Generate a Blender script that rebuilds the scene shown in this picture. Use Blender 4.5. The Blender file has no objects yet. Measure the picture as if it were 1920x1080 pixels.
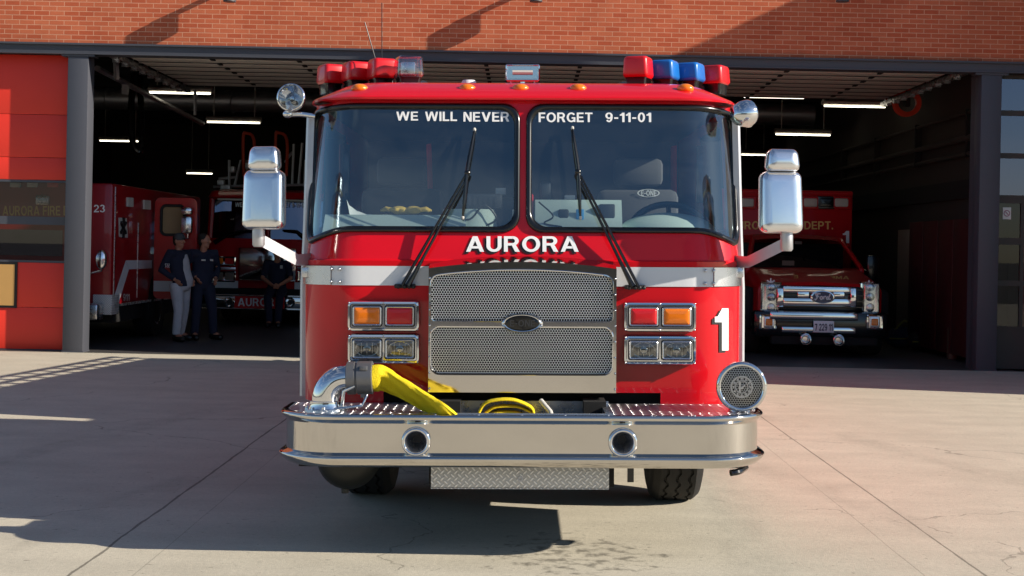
import bpy, bmesh, math, random
from mathutils import Vector, Matrix
R = math.radians
random.seed(4)
scene = bpy.context.scene
col = scene.collection

# ------------------------------------------------------------------ camera
F, VX, VY, EYE = 2740.0, 980.0, 465.0, 1.62      # focal length in photo pixels, vanishing point, eye height
TH, TT = 0.0203, 0.0045                          # tilt of the place and of the (leaning) engine in the picture
cam_d = bpy.data.cameras.new("camera"); cam = bpy.data.objects.new("camera", cam_d); col.objects.link(cam)
cam_d.sensor_width = 36; cam_d.lens = 36 * F / 1920
cam_d.shift_x = -(VX - 960) / 1920; cam_d.shift_y = -(540 - VY) / 1920
cam_d.clip_start = 0.1; cam_d.clip_end = 2000
cam.matrix_world = Matrix.Translation((0, 0, EYE)) @ Matrix.Rotation(R(90), 4, 'X') @ Matrix.Rotation(TH, 4, 'Z')
scene.camera = cam
# ------------------------------------------------------------------ sun, sky, exposure
ELEV, AZ = R(25.5), R(13.5)          # AZ: how far the sun stands on the camera's side of the facade's plane
sun_d = bpy.data.lights.new("sun", 'SUN'); sun = bpy.data.objects.new("sun", sun_d); col.objects.link(sun)
sun_d.energy = 5.0; sun_d.angle = R(0.5); sun_d.color = (1.0, 0.91, 0.78)
to_sun = Vector((math.cos(ELEV) * math.cos(AZ), -math.cos(ELEV) * math.sin(AZ), math.sin(ELEV)))
sun.rotation_euler = to_sun.to_track_quat('Z', 'Y').to_euler(); sun.location = to_sun * 40
world = bpy.data.worlds.new("World"); scene.world = world; world.use_nodes = True
wn = world.node_tree; wn.nodes.clear()
sky = wn.nodes.new('ShaderNodeTexSky'); sky.sky_type = 'NISHITA'; sky.sun_disc = False
sky.sun_elevation = ELEV; sky.sun_rotation = R(90) + AZ; sky.air_density = 1.0; sky.dust_density = 0.25; sky.ozone_density = 4.0
wtc = wn.nodes.new('ShaderNodeTexCoord'); wmp = wn.nodes.new('ShaderNodeMapping'); wmp.inputs['Scale'].default_value = (1.2, 1.2, 5)
wno = wn.nodes.new('ShaderNodeTexNoise'); wno.inputs['Scale'].default_value = 2.6; wno.inputs['Detail'].default_value = 8
wrp = wn.nodes.new('ShaderNodeValToRGB'); wrp.color_ramp.elements[0].position = .50; wrp.color_ramp.elements[1].position = .78
wrp.color_ramp.elements[1].color = (.45, .45, .45, 1)
wmx = wn.nodes.new('ShaderNodeMixRGB'); wmx.inputs['Color2'].default_value = (8, 8.2, 8.6, 1)
wbg = wn.nodes.new('ShaderNodeBackground'); wbg.inputs['Strength'].default_value = 0.075
wo = wn.nodes.new('ShaderNodeOutputWorld')
wn.links.new(wtc.outputs['Generated'], wmp.inputs[0]); wn.links.new(wmp.outputs[0], wno.inputs['Vector'])
wn.links.new(wno.outputs['Fac'], wrp.inputs[0]); wn.links.new(wrp.outputs[0], wmx.inputs['Fac'])
wn.links.new(sky.outputs[0], wmx.inputs['Color1']); wn.links.new(wmx.outputs[0], wbg.inputs['Color'])
wn.links.new(wbg.outputs[0], wo.inputs['Surface'])
vs = scene.view_settings
vs.view_transform = 'Standard'; vs.look = 'None'; vs.gamma = 1; vs.use_curve_mapping = False; vs.exposure = 0.62
cy = scene.cycles
cy.max_bounces = 8; cy.transparent_max_bounces = 12; cy.caustics_reflective = False; cy.caustics_refractive = False
cy.sample_clamp_indirect = 6; cy.use_denoising = True

# ------------------------------------------------------------------ helpers: points
def W(px, py, D):
    """Point of the place seen at a photo pixel, D metres away."""
    dx, dy = px - VX, py - VY
    return Vector(((dx + TH * dy) * D / F, D, EYE - (dy - TH * dx) * D / F))
def T(px, py, D):
    """The same in the leaning engine's own frame."""
    dx, dy = px - VX, py - VY
    return Vector(((dx + TT * dy) * D / F, D, EYE - (dy - TT * dx) * D / F))

# ------------------------------------------------------------------ helpers: meshes
class MB:
    def __init__(s): s.v = []; s.f = []
    def add(s, vs, fs):
        o = len(s.v); s.v += [Vector(v) for v in vs]; s.f += [tuple(i + o for i in f) for f in fs]; return s
    def box(s, x0, x1, y0, y1, z0, z1, bev=0.0, rot=None, seg=2):
        c = Vector(((x0 + x1) / 2, (y0 + y1) / 2, (z0 + z1) / 2)); d = (abs(x1 - x0), abs(y1 - y0), abs(z1 - z0))
        bm = bmesh.new(); bmesh.ops.create_cube(bm, size=1)
        for v in bm.verts: v.co = Vector((v.co.x * d[0], v.co.y * d[1], v.co.z * d[2]))
        if bev: bmesh.ops.bevel(bm, geom=list(bm.edges), offset=min(bev, min(d) * .49), segments=seg, affect='EDGES', profile=.5)
        bm.verts.ensure_lookup_table()
        vs = [(rot @ v.co if rot else v.co) + c for v in bm.verts]; fs = [[v.index for v in f.verts] for f in bm.faces]
        bm.free(); return s.add(vs, fs)
    def loft(s, rings, closed=True, cap0=False, cap1=False):
        n = len(rings[0]); vs = [p for r in rings for p in r]; fs = []
        for i in range(len(rings) - 1):
            for j in range(n if closed else n - 1):
                k = (j + 1) % n; fs.append((i * n + j, i * n + k, (i + 1) * n + k, (i + 1) * n + j))
        if cap0: fs.append(tuple(range(n))[::-1])
        if cap1: fs.append(tuple((len(rings) - 1) * n + j for j in range(n)))
        return s.add(vs, fs)
    def tube(s, pts, r, n=12, caps=True, flat=1.0, up=None):
        pts = [Vector(p) for p in pts]; rs = r if isinstance(r, (list, tuple)) else [r] * len(pts)
        fl = flat if isinstance(flat, (list, tuple)) else [flat] * len(pts)
        rings = []; u = Vector(up) if up else None
        for i, p in enumerate(pts):
            t = (pts[min(i + 1, len(pts) - 1)] - pts[max(i - 1, 0)]).normalized()
            if u is None: u = t.orthogonal().normalized()
            w = (u - t * u.dot(t))
            w = w.normalized() if w.length > 1e-5 else t.orthogonal().normalized()
            if not up: u = w
            b = t.cross(w)
            rings.append([p + w * (math.cos(a) * rs[i] * fl[i]) + b * (math.sin(a) * rs[i]) for a in [2 * math.pi * k / n for k in range(n)]])
        return s.loft(rings, True, caps, caps)
    def lathe(s, c, ax, prof, n=32, cap0=False, cap1=False):
        c = Vector(c); ax = Vector(ax).normalized(); u = ax.orthogonal().normalized(); w = ax.cross(u)
        return s.loft([[c + ax * h + (u * math.cos(2 * math.pi * k / n) + w * math.sin(2 * math.pi * k / n)) * r for k in range(n)] for r, h in prof], True, cap0, cap1)
    def prism(s, pts, d):
        pts = [Vector(p) for p in pts]; d = Vector(d); n = len(pts)
        return s.add(pts + [p + d for p in pts], [tuple(range(n)), tuple(range(2 * n - 1, n - 1, -1))] + [(i, i + n, (i + 1) % n + n, (i + 1) % n) for i in range(n)])
    def ell(s, c, r, n=16, m=10, rot=None):
        c = Vector(c); rings = []
        for i in range(m + 1):
            a = -math.pi / 2 + math.pi * i / m; ca = max(math.cos(a), 1e-3)
            ring = [Vector((r[0] * ca * math.cos(2 * math.pi * k / n), r[1] * ca * math.sin(2 * math.pi * k / n), r[2] * math.sin(a))) for k in range(n)]
            rings.append([(rot @ p if rot else p) + c for p in ring])
        return s.loft(rings, True, True, True)
    def build(s, name, mat, parent=None, sharp=35, mats=None, fmat=None):
        me = bpy.data.meshes.new(name); o = ORG.get(parent.name if parent else None, Vector((0, 0, 0))) if parent else Vector((0, 0, 0))
        me.from_pydata([tuple(v - o) for v in s.v], [], s.f); me.validate()
        bm = bmesh.new(); bm.from_mesh(me); bmesh.ops.recalc_face_normals(bm, faces=bm.faces); bm.to_mesh(me); bm.free()
        me.materials.append(mat)
        me.shade_smooth(); me.set_sharp_from_angle(angle=R(sharp))
        ob = bpy.data.objects.new(name, me); col.objects.link(ob)
        if parent: ob.parent = parent; ORG[ob.name] = o
        return ob
ORG = {}
def tag(o, label=None, cat=None, group=None, kind=None):
    for k, v in (('label', label), ('category', cat), ('group', group), ('kind', kind)):
        if v: o[k] = v
    return o
def thing(name, label, cat, at, group=None, rot=None, loc=None):
    o = bpy.data.objects.new(name, None); col.objects.link(o); o.empty_display_size = .2
    o.location = loc if loc is not None else at; o.rotation_euler = rot or (0, 0, 0)
    ORG[o.name] = Vector(at)
    return tag(o, label, cat, group)
LEAN = -(TH - TT)
def on_engine(name, label, cat, at, group=None):
    """A thing standing on or in the leaning engine."""
    a = Vector(at); piv = Vector((0, a.y, EYE)); M = Matrix.Rotation(LEAN, 3, 'Y')
    return thing(name, label, cat, at, group, (0, LEAN, 0), piv + M @ (a - piv))
def rr(x0, z0, x1, z1, r, n=6):
    """Rounded rectangle outline, counter-clockwise."""
    r = min(r, (x1 - x0) / 2 - 1e-4, (z1 - z0) / 2 - 1e-4); out = []
    for cx, cz, a0 in ((x1 - r, z1 - r, 0), (x0 + r, z1 - r, 90), (x0 + r, z0 + r, 180), (x1 - r, z0 + r, 270)):
        for i in range(n + 1):
            a = R(a0 + 90 * i / n); out.append((cx + r * math.cos(a), cz + r * math.sin(a)))
    return out
def rrstack(mb, x0, z0, x1, z1, r, levels, cap=True, n=6, capback=False):
    """Stack of rounded rectangles facing -Y: levels of (inset, y)."""
    rings = [[Vector((x, y, z)) for x, z in rr(x0 + i, z0 + i, x1 - i, z1 - i, max(r - i, .002), n)] for i, y in levels]
    return mb.loft(rings, True, capback, cap)
def ray_poly(c, a, poly):
    dx, dz = math.cos(a), math.sin(a); best = None
    for i in range(len(poly)):
        (x1, z1), (x2, z2) = poly[i], poly[(i + 1) % len(poly)]
        ex, ez = x2 - x1, z2 - z1; den = dx * ez - dz * ex
        if abs(den) < 1e-12: continue
        t = ((x1 - c[0]) * ez - (z1 - c[1]) * ex) / den; q = ((x1 - c[0]) * dz - (z1 - c[1]) * dx) / den
        if t > 0 and -1e-6 <= q <= 1 + 1e-6 and (best is None or t < best): best = t
    return (c[0] + dx * best, c[1] + dz * best)
def annulus(mb, hole, outer, fn, steps=2):
    """Sheet between a hole and a surrounding outline; fn maps (u, v) to a point."""
    c = (sum(p[0] for p in hole) / len(hole), sum(p[1] for p in hole) / len(hole))
    an = sorted(set(round(math.atan2(p[1] - c[1], p[0] - c[0]), 5) for p in list(hole) + list(outer)))
    H = [ray_poly(c, a, hole) for a in an]; O = [ray_poly(c, a, outer) for a in an]
    rings = [[fn(h[0] + (o[0] - h[0]) * k / steps, h[1] + (o[1] - h[1]) * k / steps) for h, o in zip(H, O)] for k in range(steps + 1)]
    return mb.loft(rings, True)
def arc_quads(cx, cy, rx, ry, a0, a1, tx, ty, n=14):
    o = [(cx + rx * math.cos(R(a0 + (a1 - a0) * k / n)), cy + ry * math.sin(R(a0 + (a1 - a0) * k / n))) for k in range(n + 1)]
    i = [(cx + (rx - tx) * math.cos(R(a0 + (a1 - a0) * k / n)), cy + (ry - ty) * math.sin(R(a0 + (a1 - a0) * k / n))) for k in range(n + 1)]
    return ('strip', o, i)
def bar(x0, y0, x1, y1): return ('poly', [(x0, y0), (x1, y0), (x1, y1), (x0, y1)])
def leg(b0, b1, t0, t1, y0=0.0, y1=1.0): return ('poly', [(b0, y0), (b1, y0), (t1, y1), (t0, y1)])
ST, SB = .215, .165
GLYPH = {
    'A': (1.0, [leg(0, .23, .37, .61), leg(.77, 1.0, .39, .63), bar(.2, .21, .8, .36)]),
    'B': (.84, [bar(0, 0, ST, 1), bar(ST, .835, .5, 1), bar(ST, .43, .5, .58), bar(ST, 0, .5, SB), arc_quads(.49, .745, .31, .255, -90, 90, .2, SB), arc_quads(.49, .29, .35, .29, -90, 90, .21, SB)]),
    'C': (.9, [arc_quads(.49, .5, .49, .51, 40, 320, ST, SB, 22)]),
    'D': (.88, [bar(0, 0, ST, 1), bar(ST, .835, .42, 1), bar(ST, 0, .42, SB), arc_quads(.41, .5, .47, .5, -90, 90, ST, SB, 18)]),
    'E': (.74, [bar(0, 0, ST, 1), bar(ST, .835, .72, 1), bar(ST, .42, .68, .575), bar(ST, 0, .74, SB)]),
    'F': (.70, [bar(0, 0, ST, 1), bar(ST, .835, .70, 1), bar(ST, .41, .64, .57)]),
    'G': (.94, [arc_quads(.49, .5, .49, .51, 38, 322, ST, SB, 22), bar(.52, .36, .74, .51), bar(.741, .02, .92, .51)]),
    'I': (ST, [bar(0, 0, ST, 1)]), 'L': (.68, [bar(0, 0, ST, 1), bar(ST, 0, .68, SB)]),
    'M': (1.02, [bar(0, 0, .2, 1), bar(.82, 0, 1.02, 1), leg(.40, .62, .0, .24, .1), leg(.40, .62, .78, 1.02, .1)]),
    'N': (.84, [bar(0, 0, .205, 1), bar(.635, 0, .84, 1), leg(.60, .84, 0, .24)]),
    'O': (1.0, [arc_quads(.5, .5, .5, .515, 0, 360, .22, SB, 32)]), '0': (.70, [arc_quads(.35, .5, .35, .51, 0, 360, .2, SB, 28)]),
    'P': (.80, [bar(0, 0, ST, 1), bar(ST, .835, .48, 1), bar(ST, .37, .48, .53), arc_quads(.47, .685, .33, .315, -90, 90, .21, SB)]),
    'R': (.88, [bar(0, 0, ST, 1), bar(ST, .835, .5, 1), bar(ST, .40, .5, .56), arc_quads(.49, .70, .33, .30, -90, 90, .21, SB), leg(.62, .88, .42, .66, 0, .44)]),
    'T': (.80, [bar(0, .835, .80, 1), bar(.29, 0, .51, .835)]),
    'U': (.84, [bar(0, .38, ST, 1), bar(.84 - ST, .38, .84, 1), arc_quads(.42, .38, .42, .39, 180, 360, ST, SB, 18)]),
    'V': (.96, [leg(.36, .60, 0, .235), leg(.36, .60, .725, .96)]),
    'W': (1.36, [leg(.24, .45, 0, .215), leg(.24, .45, .57, .79), leg(.91, 1.12, .57, .79), leg(.91, 1.12, 1.145, 1.36)]),
    '-': (.42, [bar(.02, .34, .40, .50)]), '.': (.2, [bar(0, 0, .2, .19)]),
    '1': (.46, [bar(.24, 0, .46, 1), ('poly', [(0, .67), (.24, .67), (.24, .82), (0, .80)]), ('poly', [(.10, .81), (.24, .82), (.24, .99)])]),
    '2': (.70, [arc_quads(.35, .69, .35, .32, 170, -35, .2, SB, 16), leg(.0, .26, .42, .64, .12, .54), bar(0, 0, .70, SB)]),
    '3': (.70, [arc_quads(.33, .735, .33, .275, 165, -85, .2, .15, 16), arc_quads(.34, .29, .36, .30, 85, -165, .2, .15, 16)]),
    '5': (.70, [arc_quads(.34, .33, .36, .34, 120, -160, .2, .15, 16), bar(.08, .835, .66, 1), bar(.08, .5, .26, .835)]),
    '7': (.66, [bar(0, .835, .66, 1), leg(.12, .35, .43, .66, 0, .84)]),
    '9': (.70, [arc_quads(.35, .67, .35, .34, 0, 360, .2, .15, 24), arc_quads(.35, .5, .35, .51, -140, 12, .2, .15, 14)]),
}
def text(mb, s, box, fn, lift=(0, -.00025, 0), gap=.13):
    """Block lettering fitted to a pixel box (x0, top, x1, bottom); fn maps a pixel to a point."""
    w = 0; lay = []
    for ch in s:
        if ch == ' ': w += .42; continue
        lay.append((w, GLYPH[ch])); w += GLYPH[ch][0] + gap
    w -= gap; lift = Vector(lift); k = 0
    P = lambda x, y: fn(box[0] + (box[2] - box[0]) * x / w, box[3] + (box[1] - box[3]) * y) + lift * (k % 4)
    for x0, (_, parts) in lay:
        for p in parts:
            k += 1
            if p[0] == 'poly': mb.add([P(x0 + x, y) for x, y in p[1]], [tuple(range(len(p[1])))])
            else: mb.loft([[P(x0 + x, y) for x, y in p[1]], [P(x0 + x, y) for x, y in p[2]]], False)
    return mb
def cat(pts, k=6):
    """Catmull-Rom through points."""
    P = [Vector(p) for p in pts]; P = [2 * P[0] - P[1]] + P + [2 * P[-1] - P[-2]]; out = []
    for i in range(1, len(P) - 2):
        for j in range(k):
            t = j / k; a, b, c, d = P[i - 1:i + 3]
            out.append(.5 * ((2 * b) + (c - a) * t + (2 * a - 5 * b + 4 * c - d) * t * t + (3 * b - a - 3 * c + d) * t ** 3))
    return out + [P[-2]]

# ------------------------------------------------------------------ helpers: materials
def lin(c): return tuple((x / 12.92 if x <= .04045 else ((x + .055) / 1.055) ** 2.4) for x in [v / 255 for v in c]) + (1,)
def node(nt, typ, ins=None, **props):
    n = nt.nodes.new(typ)
    for k, v in props.items(): setattr(n, k, v)
    for k, v in (ins or {}).items():
        if hasattr(v, 'node'): nt.links.new(v, n.inputs[k])
        else: n.inputs[k].default_value = v
    return n
def mth(nt, op, a, b=None, c=None):
    n = nt.nodes.new('ShaderNodeMath'); n.operation = op
    for i, v in enumerate((a, b, c)):
        if v is None: continue
        if hasattr(v, 'node'): nt.links.new(v, n.inputs[i])
        else: n.inputs[i].default_value = v
    return n.outputs[0]
def newmat(name):
    m = bpy.data.materials.new(name); m.use_nodes = True; nt = m.node_tree
    return m, nt, nt.nodes['Principled BSDF']
def mat(name, c, rough=.5, metal=0.0, coat=0.0, vary=0.0, vscale=4.0, bump=0.0, bscale=60.0, emit=None, spec=None, lino=False, rvary=0.0):
    m, nt, b = newmat(name); base = c if lino else lin(c)
    if len(base) == 3: base = tuple(base) + (1,)
    b.inputs['Base Color'].default_value = base; b.inputs['Roughness'].default_value = rough; b.inputs['Metallic'].default_value = metal
    b.inputs['Coat Weight'].default_value = coat; b.inputs['Coat Roughness'].default_value = .03
    if spec is not None: b.inputs['Specular IOR Level'].default_value = spec
    tc = node(nt, 'ShaderNodeTexCoord').outputs['Object']
    if vary or rvary:
        no = node(nt, 'ShaderNodeTexNoise', {'Vector': tc, 'Scale': vscale, 'Detail': 6.0, 'Roughness': .65}).outputs['Fac']
        if vary:
            k = mth(nt, 'MULTIPLY_ADD', no, 2 * vary, 1 - vary)
            vm = node(nt, 'ShaderNodeVectorMath', {0: base[:3]}, operation='SCALE'); nt.links.new(k, vm.inputs['Scale'])
            nt.links.new(vm.outputs[0], b.inputs['Base Color'])
        if rvary: nt.links.new(mth(nt, 'MULTIPLY_ADD', no, 2 * rvary, rough - rvary), b.inputs['Roughness'])
    if bump:
        nb = node(nt, 'ShaderNodeTexNoise', {'Vector': tc, 'Scale': bscale, 'Detail': 3.0}).outputs['Fac']
        bp = node(nt, 'ShaderNodeBump', {'Height': nb, 'Strength': bump, 'Distance': .01}); nt.links.new(bp.outputs[0], b.inputs['Normal'])
    if emit: b.inputs['Emission Color'].default_value = lin(emit[0]); b.inputs['Emission Strength'].default_value = emit[1]
    return m
M = {}
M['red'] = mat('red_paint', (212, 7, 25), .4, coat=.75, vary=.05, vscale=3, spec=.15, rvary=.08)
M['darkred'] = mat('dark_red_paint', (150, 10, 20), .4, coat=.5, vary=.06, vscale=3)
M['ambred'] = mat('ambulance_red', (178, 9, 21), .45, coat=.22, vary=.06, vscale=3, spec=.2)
M['white'] = mat('white_vinyl', (225, 226, 228), .4, coat=.3, vary=.02)
M['chrome'] = mat('chrome', (222, 222, 222), .06, metal=1, rvary=.03, vscale=9)
M['polish'] = mat('polished_steel', (208, 203, 196), .08, metal=1, rvary=.07, vary=.09, vscale=3.2, bump=.12, bscale=3)
M['alu'] = mat('satin_aluminium', (205, 206, 210), .28, metal=1, rvary=.08, vscale=14)
M['cast'] = mat('cast_aluminium', (190, 190, 194), .42, metal=.8, vary=.06, vscale=30)
M['black'] = mat('black_rubber', (18, 18, 19), .5, vary=.1)
M['gloss'] = mat('black_plastic', (12, 12, 13), .2, coat=.3)
M['tyre'] = mat('tyre_rubber', (30, 29, 28), .85, vary=.2, vscale=18, bump=.2, bscale=90)
M['dark'] = mat('dark_underbody', (14, 13, 13), .8, vary=.2)
M['amber'] = mat('amber_lens', (235, 120, 8), .22, coat=.6, vary=.12, vscale=60)
M['redlens'] = mat('red_lens', (205, 16, 26), .34, coat=.35, vary=.08, vscale=20)
M['bluelens'] = mat('blue_lens', (24, 108, 190), .32, coat=.35, vary=.12, vscale=20)
M['ink'] = mat('black_lettering', (14, 12, 14), .5)
M['letter'] = mat('white_lettering', (240, 240, 240), .45)
M['gold'] = mat('gold_lettering', (225, 185, 100), .4)
M['hose'] = mat('yellow_hose_jacket', (232, 205, 12), .8, vary=.16, vscale=9, bump=.5, bscale=160)
M['couple'] = mat('grey_coupling', (112, 112, 114), .42, metal=.6, vary=.08, vscale=30)
M['steel'] = mat('dark_steel', (70, 72, 80), .55, vary=.06, vscale=6)
M['dash'] = mat('grey_green_dash', (168, 184, 178), .8, vary=.12, vscale=120)
M['seat'] = mat('grey_seat', (78, 76, 78), .8, vary=.08, vscale=20)
M['cabin'] = mat('cab_lining', (24, 26, 30), .8, vary=.15)
M['paper'] = mat('paper', (225, 228, 225), .7)
M['glove'] = mat('yellow_leather', (205, 170, 70), .8, vary=.2, vscale=40)
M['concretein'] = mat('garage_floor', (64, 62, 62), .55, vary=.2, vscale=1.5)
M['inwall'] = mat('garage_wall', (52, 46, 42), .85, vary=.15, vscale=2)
M['tan'] = mat('tan_pane', (170, 140, 100), .7, vary=.15)
M['doorwhite'] = mat('door_panel_back', (236, 230, 220), .6, vary=.06, vscale=2)
M['bgwhite'] = mat('off_white_paint', (196, 192, 184), .6, vary=.05)
M['orange'] = mat('orange_tube', (196, 58, 24), .5, vary=.08)
M['tube'] = mat('lit_fluorescent_tube', (250, 245, 225), .5, emit=((255, 246, 220), 3.0))
M['skin'] = mat('skin', (178, 118, 92), .55, vary=.06, vscale=20)
M['navy'] = mat('navy_cloth', (30, 32, 52), .9, vary=.2, vscale=10, bump=1.0, bscale=11)
M['greycloth'] = mat('grey_cloth', (182, 180, 184), .9, vary=.35, vscale=7, bump=1.0, bscale=11)
M['hair'] = mat('dark_hair', (30, 24, 20), .7, bump=.6, bscale=120)
M['capcloth'] = mat('cap_cloth', (72, 74, 76), .9, vary=.1)
M['shoe'] = mat('black_leather', (14, 13, 13), .4)

def glassmat(name, tint, boost=1.0, base=.0, refl=(1, 1, 1), film=0.0):
    m = bpy.data.materials.new(name); m.use_nodes = True; nt = m.node_tree; nt.nodes.clear()
    ge = node(nt, 'ShaderNodeNewGeometry'); dt = node(nt, 'ShaderNodeVectorMath', {0: ge.outputs['Normal'], 1: ge.outputs['Incoming']}, operation='DOT_PRODUCT')
    fr = mth(nt, 'MULTIPLY_ADD', mth(nt, 'POWER', mth(nt, 'SUBTRACT', 1.0, mth(nt, 'ABSOLUTE', dt.outputs['Value'])), 5.0), .96, .042)
    k = mth(nt, 'MULTIPLY_ADD', fr, boost, base)
    k = mth(nt, 'MINIMUM', k, 1.0)
    tr = node(nt, 'ShaderNodeBsdfTransparent', {'Color': tuple(tint) + (1,)}); gl = node(nt, 'ShaderNodeBsdfGlossy', {'Roughness': .01, 'Color': tuple(refl) + (1,)})
    mx = node(nt, 'ShaderNodeMixShader', {0: k, 1: tr.outputs[0], 2: gl.outputs[0]})
    if film:
        tc = node(nt, 'ShaderNodeTexCoord').outputs['Object']; mp = node(nt, 'ShaderNodeMapping', {'Vector': tc, 'Scale': (1.0, 1.0, 2.2), 'Rotation': (0, R(24), 0)})
        no = node(nt, 'ShaderNodeTexNoise', {'Vector': mp.outputs[0], 'Scale': 2.4, 'Detail': 9.0, 'Roughness': .62, 'Distortion': 1.2}).outputs['Fac']
        fk = node(nt, 'ShaderNodeMapRange', {'Value': no, 'From Min': .38, 'From Max': .80, 'To Min': film * .35, 'To Max': film * 2.2}).outputs[0]
        df = node(nt, 'ShaderNodeBsdfDiffuse', {'Color': (.72, .76, .78, 1)}); mx = node(nt, 'ShaderNodeMixShader', {0: fk, 1: mx.outputs[0], 2: df.outputs[0]})
    node(nt, 'ShaderNodeOutputMaterial', {'Surface': mx.outputs[0]}); return m
M['glass'] = glassmat('windscreen_glass', (.88, .95, .95), 2.1, .066, (.70, .90, 1), .011)
M['doorglass'] = glassmat('door_glass', (.5, .46, .44), 1.0, .0)
M['mirrorglass'] = glassmat('dark_door_glass', (.35, .32, .34), 2.2, .10, (.66, .68, .9))
M['clear'] = glassmat('clear_lens', (.86, .88, .9), 2.2, .06)
M['smoke'] = glassmat('headlamp_lens', (.62, .62, .6), 2.0, .05)

def cells(nt, co, ax, ay, a, b, off):
    u = mth(nt, 'SUBTRACT', mth(nt, 'FRACT', mth(nt, 'ADD', mth(nt, 'DIVIDE', ax, a), off)), .5)
    v = mth(nt, 'SUBTRACT', mth(nt, 'FRACT', mth(nt, 'ADD', mth(nt, 'DIVIDE', ay, b), off)), .5)
    return mth(nt, 'MULTIPLY', u, a), mth(nt, 'MULTIPLY', v, b)
def perforated(name, pitch, hole, tone=.42, bumpk=.12):
    m, nt, bs = newmat(name); bs.inputs['Metallic'].default_value = 1; bs.inputs['Roughness'].default_value = .3; bs.inputs['Base Color'].default_value = (tone, tone * .985, tone * .95, 1)
    tc = node(nt, 'ShaderNodeTexCoord').outputs['Object']; sp = node(nt, 'ShaderNodeSeparateXYZ', {0: tc})
    d = None
    for off in (0.0, .5):
        u, v = cells(nt, tc, sp.outputs[0], sp.outputs[2], pitch, pitch * 1.732, off)
        r = mth(nt, 'SQRT', mth(nt, 'ADD', mth(nt, 'MULTIPLY', u, u), mth(nt, 'MULTIPLY', v, v)))
        d = r if d is None else mth(nt, 'MINIMUM', d, r)
    k = node(nt, 'ShaderNodeMapRange', {'Value': d, 'From Min': hole * .94, 'From Max': hole * 1.05})
    hb = node(nt, 'ShaderNodeMapRange', {'Value': d, 'From Min': hole * .7, 'From Max': pitch * .58})
    bp = node(nt, 'ShaderNodeBump', {'Height': hb.outputs[0], 'Strength': bumpk, 'Distance': .004}); nt.links.new(bp.outputs[0], bs.inputs['Normal'])
    dk = node(nt, 'ShaderNodeBsdfDiffuse', {'Color': (.006, .006, .007, 1)})
    mx = node(nt, 'ShaderNodeMixShader', {0: k.outputs[0], 1: dk.outputs[0], 2: bs.outputs[0]})
    nt.links.new(mx.outputs[0], nt.nodes['Material Output'].inputs['Surface']); return m
M['mesh'] = perforated('perforated_steel', .0141, .0062, 1.0, .3)
M['mesh_small'] = perforated('perforated_steel_fine', .0128, .0050, .5, .2)
def treadplate(name, axes, c=(.6, .6, .62), rough=.22, pitch=.036, metal=1.0, stren=1.0):
    m, nt, bs = newmat(name); bs.inputs['Metallic'].default_value = metal; bs.inputs['Roughness'].default_value = rough; bs.inputs['Base Color'].default_value = c + (1,)
    tc = node(nt, 'ShaderNodeTexCoord').outputs['Object']; sp = node(nt, 'ShaderNodeSeparateXYZ', {0: tc}); h = None
    for off, sg in ((0.0, 1), (.5, -1)):
        u, v = cells(nt, tc, sp.outputs[axes[0]], sp.outputs[axes[1]], pitch, pitch, off)
        a = mth(nt, 'MULTIPLY', mth(nt, 'ADD', u, mth(nt, 'MULTIPLY', v, float(sg))), .7071)
        b = mth(nt, 'MULTIPLY', mth(nt, 'SUBTRACT', u, mth(nt, 'MULTIPLY', v, float(sg))), .7071)
        e = mth(nt, 'ADD', mth(nt, 'POWER', mth(nt, 'ABSOLUTE', mth(nt, 'DIVIDE', a, pitch * .42)), 2.0), mth(nt, 'POWER', mth(nt, 'ABSOLUTE', mth(nt, 'DIVIDE', b, pitch * .13)), 2.0))
        g = node(nt, 'ShaderNodeMapRange', {'Value': e, 'From Min': 1.3, 'From Max': .4}).outputs[0]
        h = g if h is None else mth(nt, 'MAXIMUM', h, g)
    bp = node(nt, 'ShaderNodeBump', {'Height': h, 'Strength': stren, 'Distance': .008}); nt.links.new(bp.outputs[0], bs.inputs['Normal'])
    nt.links.new(mth(nt, 'MULTIPLY_ADD', h, -.22, rough + .22), bs.inputs['Roughness'])
    mc = node(nt, 'ShaderNodeMixRGB', {0: h, 1: tuple(v * .72 for v in c) + (1,), 2: tuple(min(1, v * 1.3) for v in c) + (1,)}); nt.links.new(mc.outputs[0], bs.inputs['Base Color']); return m  # bars lightened, plate darkened: glint contrast put into the colour
M['tread_top'] = treadplate('tread_plate_deck', (0, 1), rough=.14, pitch=.05)
M['tread_front'] = treadplate('tread_plate_apron', (0, 2), c=(.72, .70, .67), rough=.4, metal=.25, stren=.6)

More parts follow.
